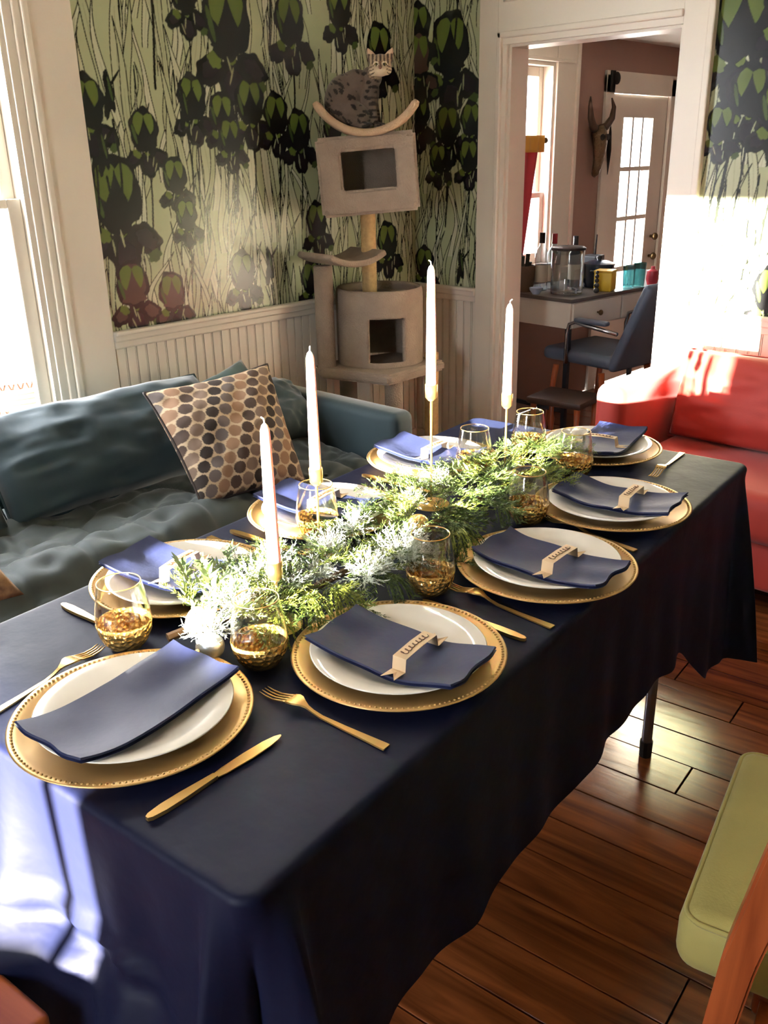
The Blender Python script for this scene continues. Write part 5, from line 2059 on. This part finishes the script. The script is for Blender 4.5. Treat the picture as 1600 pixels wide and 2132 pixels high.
lathe(bm, [(0, 0.115), (0.088, 0.115), (0.086, 0.124), (0.04, 0.140), (0, 0.143)], 28)
ld = obj('lid', bm, MATS['navy_enamel'], kb, auto=40)
bm = bmesh.new()
lathe(bm, [(0, 0.140), (0.010, 0.141), (0.018, 0.156), (0.010, 0.166), (0, 0.167)], 16)
obj('knob', bm, capb, ld, smooth=True)
for s_ in (-1, 1):
    bm = bmesh.new()
    tube(bm, [(-0.03, s_ * 0.078, 0.09), (-0.026, s_ * 0.108, 0.092), (0.026, s_ * 0.108, 0.092), (0.03, s_ * 0.078, 0.09)], 0.006, 8)
    obj('handle', bm, capb, kb, smooth=True)
tealm = glass_mat('teal_glass', (0.45, 0.66, 0.66), 1.5)
for k, (x_, y_, h_) in enumerate(((-2.455, 4.53, 0.12), (-2.43, 4.60, 0.13))):
    t_ = thing_lathe('tumbler', [(0, 0), (0.028, 0), (0.034, h_), (0.0325, h_), (0.027, 0.01), (0, 0.01)], tealm, (x_, y_, DZt), 'teal glass tumbler next to the yellow tin' if k == 0 else 'taller teal glass tumbler beside the small red pot', 'tumbler')
thing_lathe('small_pot', [(0, 0), (0.026, 0), (0.034, 0.03), (0.030, 0.075), (0.012, 0.085), (0.010, 0.10), (0, 0.10)], mat('red_pot', (176, 52, 62), 0.35), (-2.42, 4.73, DZt), 'small red pot at the far end of the kitchen desk', 'pot')
fg = empty('figurine', (-2.50, 4.275, DZt), 0, 'little dark beaded figurine between dispenser and yellow tin', 'figurine')
bm = bmesh.new()
for z_, r_ in ((0.014, 0.016), (0.04, 0.014), (0.064, 0.012), (0.086, 0.011), (0.106, 0.009)):
    ell(bm, (0, 0, z_), (r_, r_, r_), u=12, v=8)
obj('beads', bm, mat('dark_beads', (60, 52, 48), 0.25), fg, smooth=True)
kb2 = empty('knife_block', (-2.80, 4.72, DZt), 0.1, 'dark knife block with one tall handle at the back of the kitchen desk', 'knife block')
bm = bmesh.new()
bb(bm, -0.05, 0.05, -0.06, 0.06, 0, 0.14, 0.006)
obj('block', bm, mat('dark_block', (40, 42, 46), 0.5), kb2)
bm = bmesh.new()
tube(bm, [(0, 0.03, 0.13), (0.0, 0.045, 0.25)], [0.008, 0.004], 8)
obj('handle', bm, dark_m, kb2)

# kitchen chair: padded steel-blue chair with tube arms
blue_v = mat('blue_vinyl', (92, 102, 120), 0.4, noise=(5, 0.2))
kch = empty('kitchen_chair', (-2.40, 4.24, 0), math.radians(-8), 'padded steel-blue vinyl chair with tubular arms in front of the kitchen desk', 'chair')
bm = bmesh.new()
bb(bm, -0.25, 0.20, -0.22, 0.22, 0.445, 0.515, 0.03, 4)
obj('seat', bm, blue_v, kch, auto=40)
bm = bmesh.new()
box(bm, (0, 0, 0.24), (0.055, 0.42, 0.48), 0.024, seg=4)
b_ = obj('backrest', bm, blue_v, kch, auto=40)
b_.location = (0.185, 0, 0.44)
b_.rotation_euler = (0, math.radians(24), 0)
chrome = mat('chrome_tube', (190, 192, 196), 0.2, 1.0)
for sy in (-1, 1):
    bm = bmesh.new()
    y_ = sy * 0.245
    tube(bm, [(-0.06, y_, 0.45), (-0.065, y_, 0.60), (-0.05, y_, 0.655), (-0.01, y_, 0.67), (0.06, y_, 0.66), (0.25, y_, 0.64)], 0.010, 10)
    obj('arm_tube', bm, chrome, kch, smooth=True)
    bm = bmesh.new()
    box(bm, (0.09, y_, 0.682), (0.20, 0.045, 0.024), 0.010, seg=3)
    obj('arm_pad', bm, blue_v, kch, auto=40)
    for sx, x_ in ((-1, -0.17), (1, 0.13)):
        bm = bmesh.new()
        tube(bm, [(x_, sy * 0.19, 0.42), (x_ + sx * 0.05, sy * 0.21, 0.0)], [0.017, 0.011], 12)
        obj('leg', bm, wood_or, kch, smooth=True)
# wooden chair with turned posts glimpsed low in the doorway
for k, (x_, y_, h_, lab) in enumerate(((-2.26, 3.78, 0.36, 'turned orange wooden bar stool under the kitchen desk end'),)):
    s2 = empty('low_stool', (x_ - 0.12, y_ + 0.05, 0), 0.1, lab, 'stool')
    bm = bmesh.new()
    bb(bm, -0.15, 0.15, -0.13, 0.13, 0.30, 0.335, 0.01)
    obj('seat', bm, mat('dark_walnut', (70, 46, 32), 0.5, noise=(10, 0.3)), s2, auto=40)
    for sx in (-1, 1):
        for sy in (-1, 1):
            bm = bmesh.new()
            lathe(bm, [(0, 0), (0.012, 0), (0.018, 0.08), (0.011, 0.10), (0.019, 0.17), (0.012, 0.20), (0.016, 0.30), (0, 0.30)], 14, (sx * 0.12, sy * 0.10, 0))
            obj('leg', bm, wood_or, s2, smooth=True)

# longhorn skull on the kitchen wall
sk = empty('longhorn_skull', (WX, 5.04, 1.55), 0, 'bronze mosaic longhorn skull hanging on the kitchen wall between window and door', 'wall decoration')
bronze = mat('bronze_mosaic', (104, 84, 60), 0.35, 0.7, bump=(70, 1.0, 0.012))
bm = bmesh.new()
tube(bm, [(0.04, 0, 0.055), (0.05, 0, 0.02), (0.06, 0, -0.06), (0.055, 0, -0.13), (0.04, 0, -0.20), (0.03, 0, -0.215)], [0.036, 0.047, 0.040, 0.030, 0.024, 0.014], 16)
obj('skull', bm, bronze, sk, smooth=True)
horn_m = mat('horn_bronze', (74, 54, 40), 0.4, 0.4)
for s in (-1, 1):
    bm = bmesh.new()
    tube(bm, [(0.04, s * 0.03, 0.045), (0.05, s * 0.075, 0.060), (0.06, s * 0.118, 0.105), (0.06, s * 0.132, 0.165), (0.05, s * 0.118, 0.215)], [0.026, 0.023, 0.019, 0.013, 0.004], 12)
    obj('horn', bm, horn_m, sk, smooth=True)
    bm = bmesh.new()
    ell(bm, (0.092, s * 0.028, 0.0), (0.014, 0.014, 0.018), u=12, v=8)
    obj('eye_socket', bm, dark_m, sk, smooth=True)
kn = obj('wall_spear', bmesh.new(), dark_m)
bm = bmesh.new()
tube(bm, [(0, 0, -0.14), (0.0, 0, -0.08), (0, 0, 0.0), (0, 0, 0.10), (0, 0, 0.14)], [0.002, 0.008, 0.014, 0.008, 0.002], 10)
bm.to_mesh(kn.data)
bm.free()
kn.location = (WX + 0.036, 5.19, 1.48)
tag(kn, 'slim black carved ornament hanging on the kitchen door frame', 'wall ornament')
ov = empty('oval_mirror', (WX, 6.10, 1.55), 0, 'dark oval hanging on the kitchen wall beyond the door', 'mirror')
for nm, r1, r2, x_, m_ in (('frame', 0.13, 0.20, 0.016, mat('black_frame', (20, 18, 18), 0.4)), ('plate', 0.105, 0.17, 0.022, mat('dark_mirror', (30, 28, 30), 0.1, 0.6))):
    bm = bmesh.new()
    ell(bm, (0.0, 0, 0), (x_, r1, r2), u=32, v=12)
    obj(nm, bm, m_, ov, smooth=True)

# cafe curtain in the kitchen window
cr_m = mat('red_curtain', (178, 52, 62), 0.8)
cu = empty('cafe_curtain', (WX + 0.02, 4.30, 0.92), 0, 'red cafe curtain on a golden rod in the kitchen window', 'curtain')
yv = np.linspace(-0.30, 0.13, 60)
zv = np.linspace(0.0, 0.60, 20)
YV, ZV = np.meshgrid(yv, zv)
sl = 0.30 * (1 - ZV / 0.60)
XV = 0.012 * np.sin(YV * 62) + 0.012
YV2 = YV - sl * (YV + 0.30) * 0.9
o_ = link('cloth', grid_mesh('cloth', XV, YV2, ZV), cr_m, cu, smooth=True)
md = o_.modifiers.new('thickness', 'SOLIDIFY')
md.thickness = 0.002
bm = bmesh.new()
tube(bm, [(0.012, -0.35, 0.615), (0.012, 0.20, 0.615)], 0.008, 10)
ell(bm, (0.012, 0.205, 0.615), (0.016, 0.018, 0.016), u=12, v=8)
obj('rod', bm, brass, cu, smooth=True)
vy = np.linspace(-0.33, 0.17, 60)
VYY, VZZ = np.meshgrid(vy, np.linspace(0.555, 0.64, 6))
o_ = link('valance', grid_mesh('valance', 0.028 + 0.006 * np.sin(VYY * 80), VYY, VZZ), mat('mustard_cloth', (196, 140, 54), 0.8), cu, smooth=True)
md = o_.modifiers.new('thickness', 'SOLIDIFY')
md.thickness = 0.003

# ------------------------------------------------------------------ outside the windows
snow = mat('pale_ground', (214, 212, 206), 0.9)
bm = bmesh.new()
bb(bm, -40, WX - 0.16, -30, 40, -0.6, -0.5)
bb(bm, WX - 0.16, 40, -40, NY - 0.14, -0.6, -0.5)
tag(obj('ground', bm, snow), kind='structure')
porch = mat('porch_boards', (200, 194, 186), 0.6)
bm = bmesh.new()
bb(bm, -5.6, WX - 0.16, -2.0, 6.5, -0.5, 0.06)
tag(obj('floor_porch', bm, porch), kind='structure')
wick = mat('wicker_brown', (120, 82, 56), 0.7, noise=(40, 0.3))
wc = empty('wicker_chair', (-4.02, 1.76, 0.06), 0.4, 'brown wicker porch chair seen through the window by the sofa', 'chair')
bm = bmesh.new()
RWK = 0.30
for k in range(4):
    tube(bm, [(RWK * math.cos(2 * PI * i / 48), RWK * math.sin(2 * PI * i / 48), 0.50 - 0.022 * k) for i in range(49)], 0.013, 6, caps=False)
obj('seat_rim', bm, wick, wc, smooth=True)
bm = bmesh.new()
for k in range(44):
    a = 2 * PI * k / 44
    da = 0.55
    for sgn in (-1, 1):
        tube(bm, [(RWK * (1 - 0.12 * t) * math.cos(a + sgn * da * t), RWK * (1 - 0.12 * t) * math.sin(a + sgn * da * t), 0.43 * (1 - t)) for t in (0, 0.25, 0.5, 0.75, 1.0)], 0.0055, 5)
wv = obj('woven_side', bm, wick, wc, smooth=True)
wv['kind'] = 'stuff'
sc2 = cushion('seat_cushion', [(-0.24, -0.24, 0.56), (0.24, -0.24, 0.56), (0.24, 0.24, 0.545), (-0.24, 0.24, 0.545)], 0.10, mat('white_canvas', (226, 216, 206), 0.8), wc, n=20, power=0.3)
pk = cushion('porch_pillow', [(-4.30, 1.45, 1.02), (-4.20, 1.78, 0.94), (-3.98, 1.80, 0.67), (-4.05, 1.48, 0.68)], 0.13, mat('pink_canvas', (216, 186, 180), 0.8), None, n=20, power=0.4)
tag(pk, 'pale pink pillow resting on the wicker porch chair', 'pillow')
og = cushion('porch_pillow', [(-4.02, 1.94, 0.90), (-3.98, 2.06, 0.88), (-3.84, 2.02, 0.66), (-3.86, 1.90, 0.66)], 0.08, mat('orange_canvas', (224, 140, 66), 0.8), None, n=16, power=0.4)
tag(og, 'orange pillow resting on the wicker porch chair', 'pillow')
nh = empty('neighbour_house', (-14.0, 4.0, -0.5), 0, 'white clapboard house across the street outside the window', 'house')
siding = mat('white_siding', (232, 232, 230), 0.7)
newbox('wall', siding, nh, -4, 0, -9, 12, 0, 6.5)
bm = bmesh.new()
tri = [(-4.2, -9.3, 6.5), (0.2, -9.3, 6.5), (-2, -9.3, 8.6), (-4.2, 12.3, 6.5), (0.2, 12.3, 6.5), (-2, 12.3, 8.6)]
vv_ = [bm.verts.new(t) for t in tri]
for f in ((0, 1, 2), (5, 4, 3), (0, 3, 4, 1), (1, 4, 5, 2), (2, 5, 3, 0)):
    bm.faces.new([vv_[i] for i in f])
obj('roof', bm, mat('grey_shingle', (150, 150, 152), 0.8), nh)
wg = mat('house_window', (120, 136, 158), 0.2)
for y_, z_, a_, b_ in ((2.3, 1.75, 0.55, 0.5), (3.6, 2.9, 0.5, 0.9), (-1, 2.9, 0.7, 1.2), (6.5, 2.9, 0.7, 1.2)):
    f_ = newbox('window', siding, nh, 0.0, 0.05, y_ - a_ / 2 - 0.08, y_ + a_ / 2 + 0.08, z_ - b_ / 2 - 0.08, z_ + b_ / 2 + 0.08)
    newbox('pane', wg, f_, 0.05, 0.06, y_ - a_ / 2, y_ + a_ / 2, z_ - b_ / 2, z_ + b_ / 2)
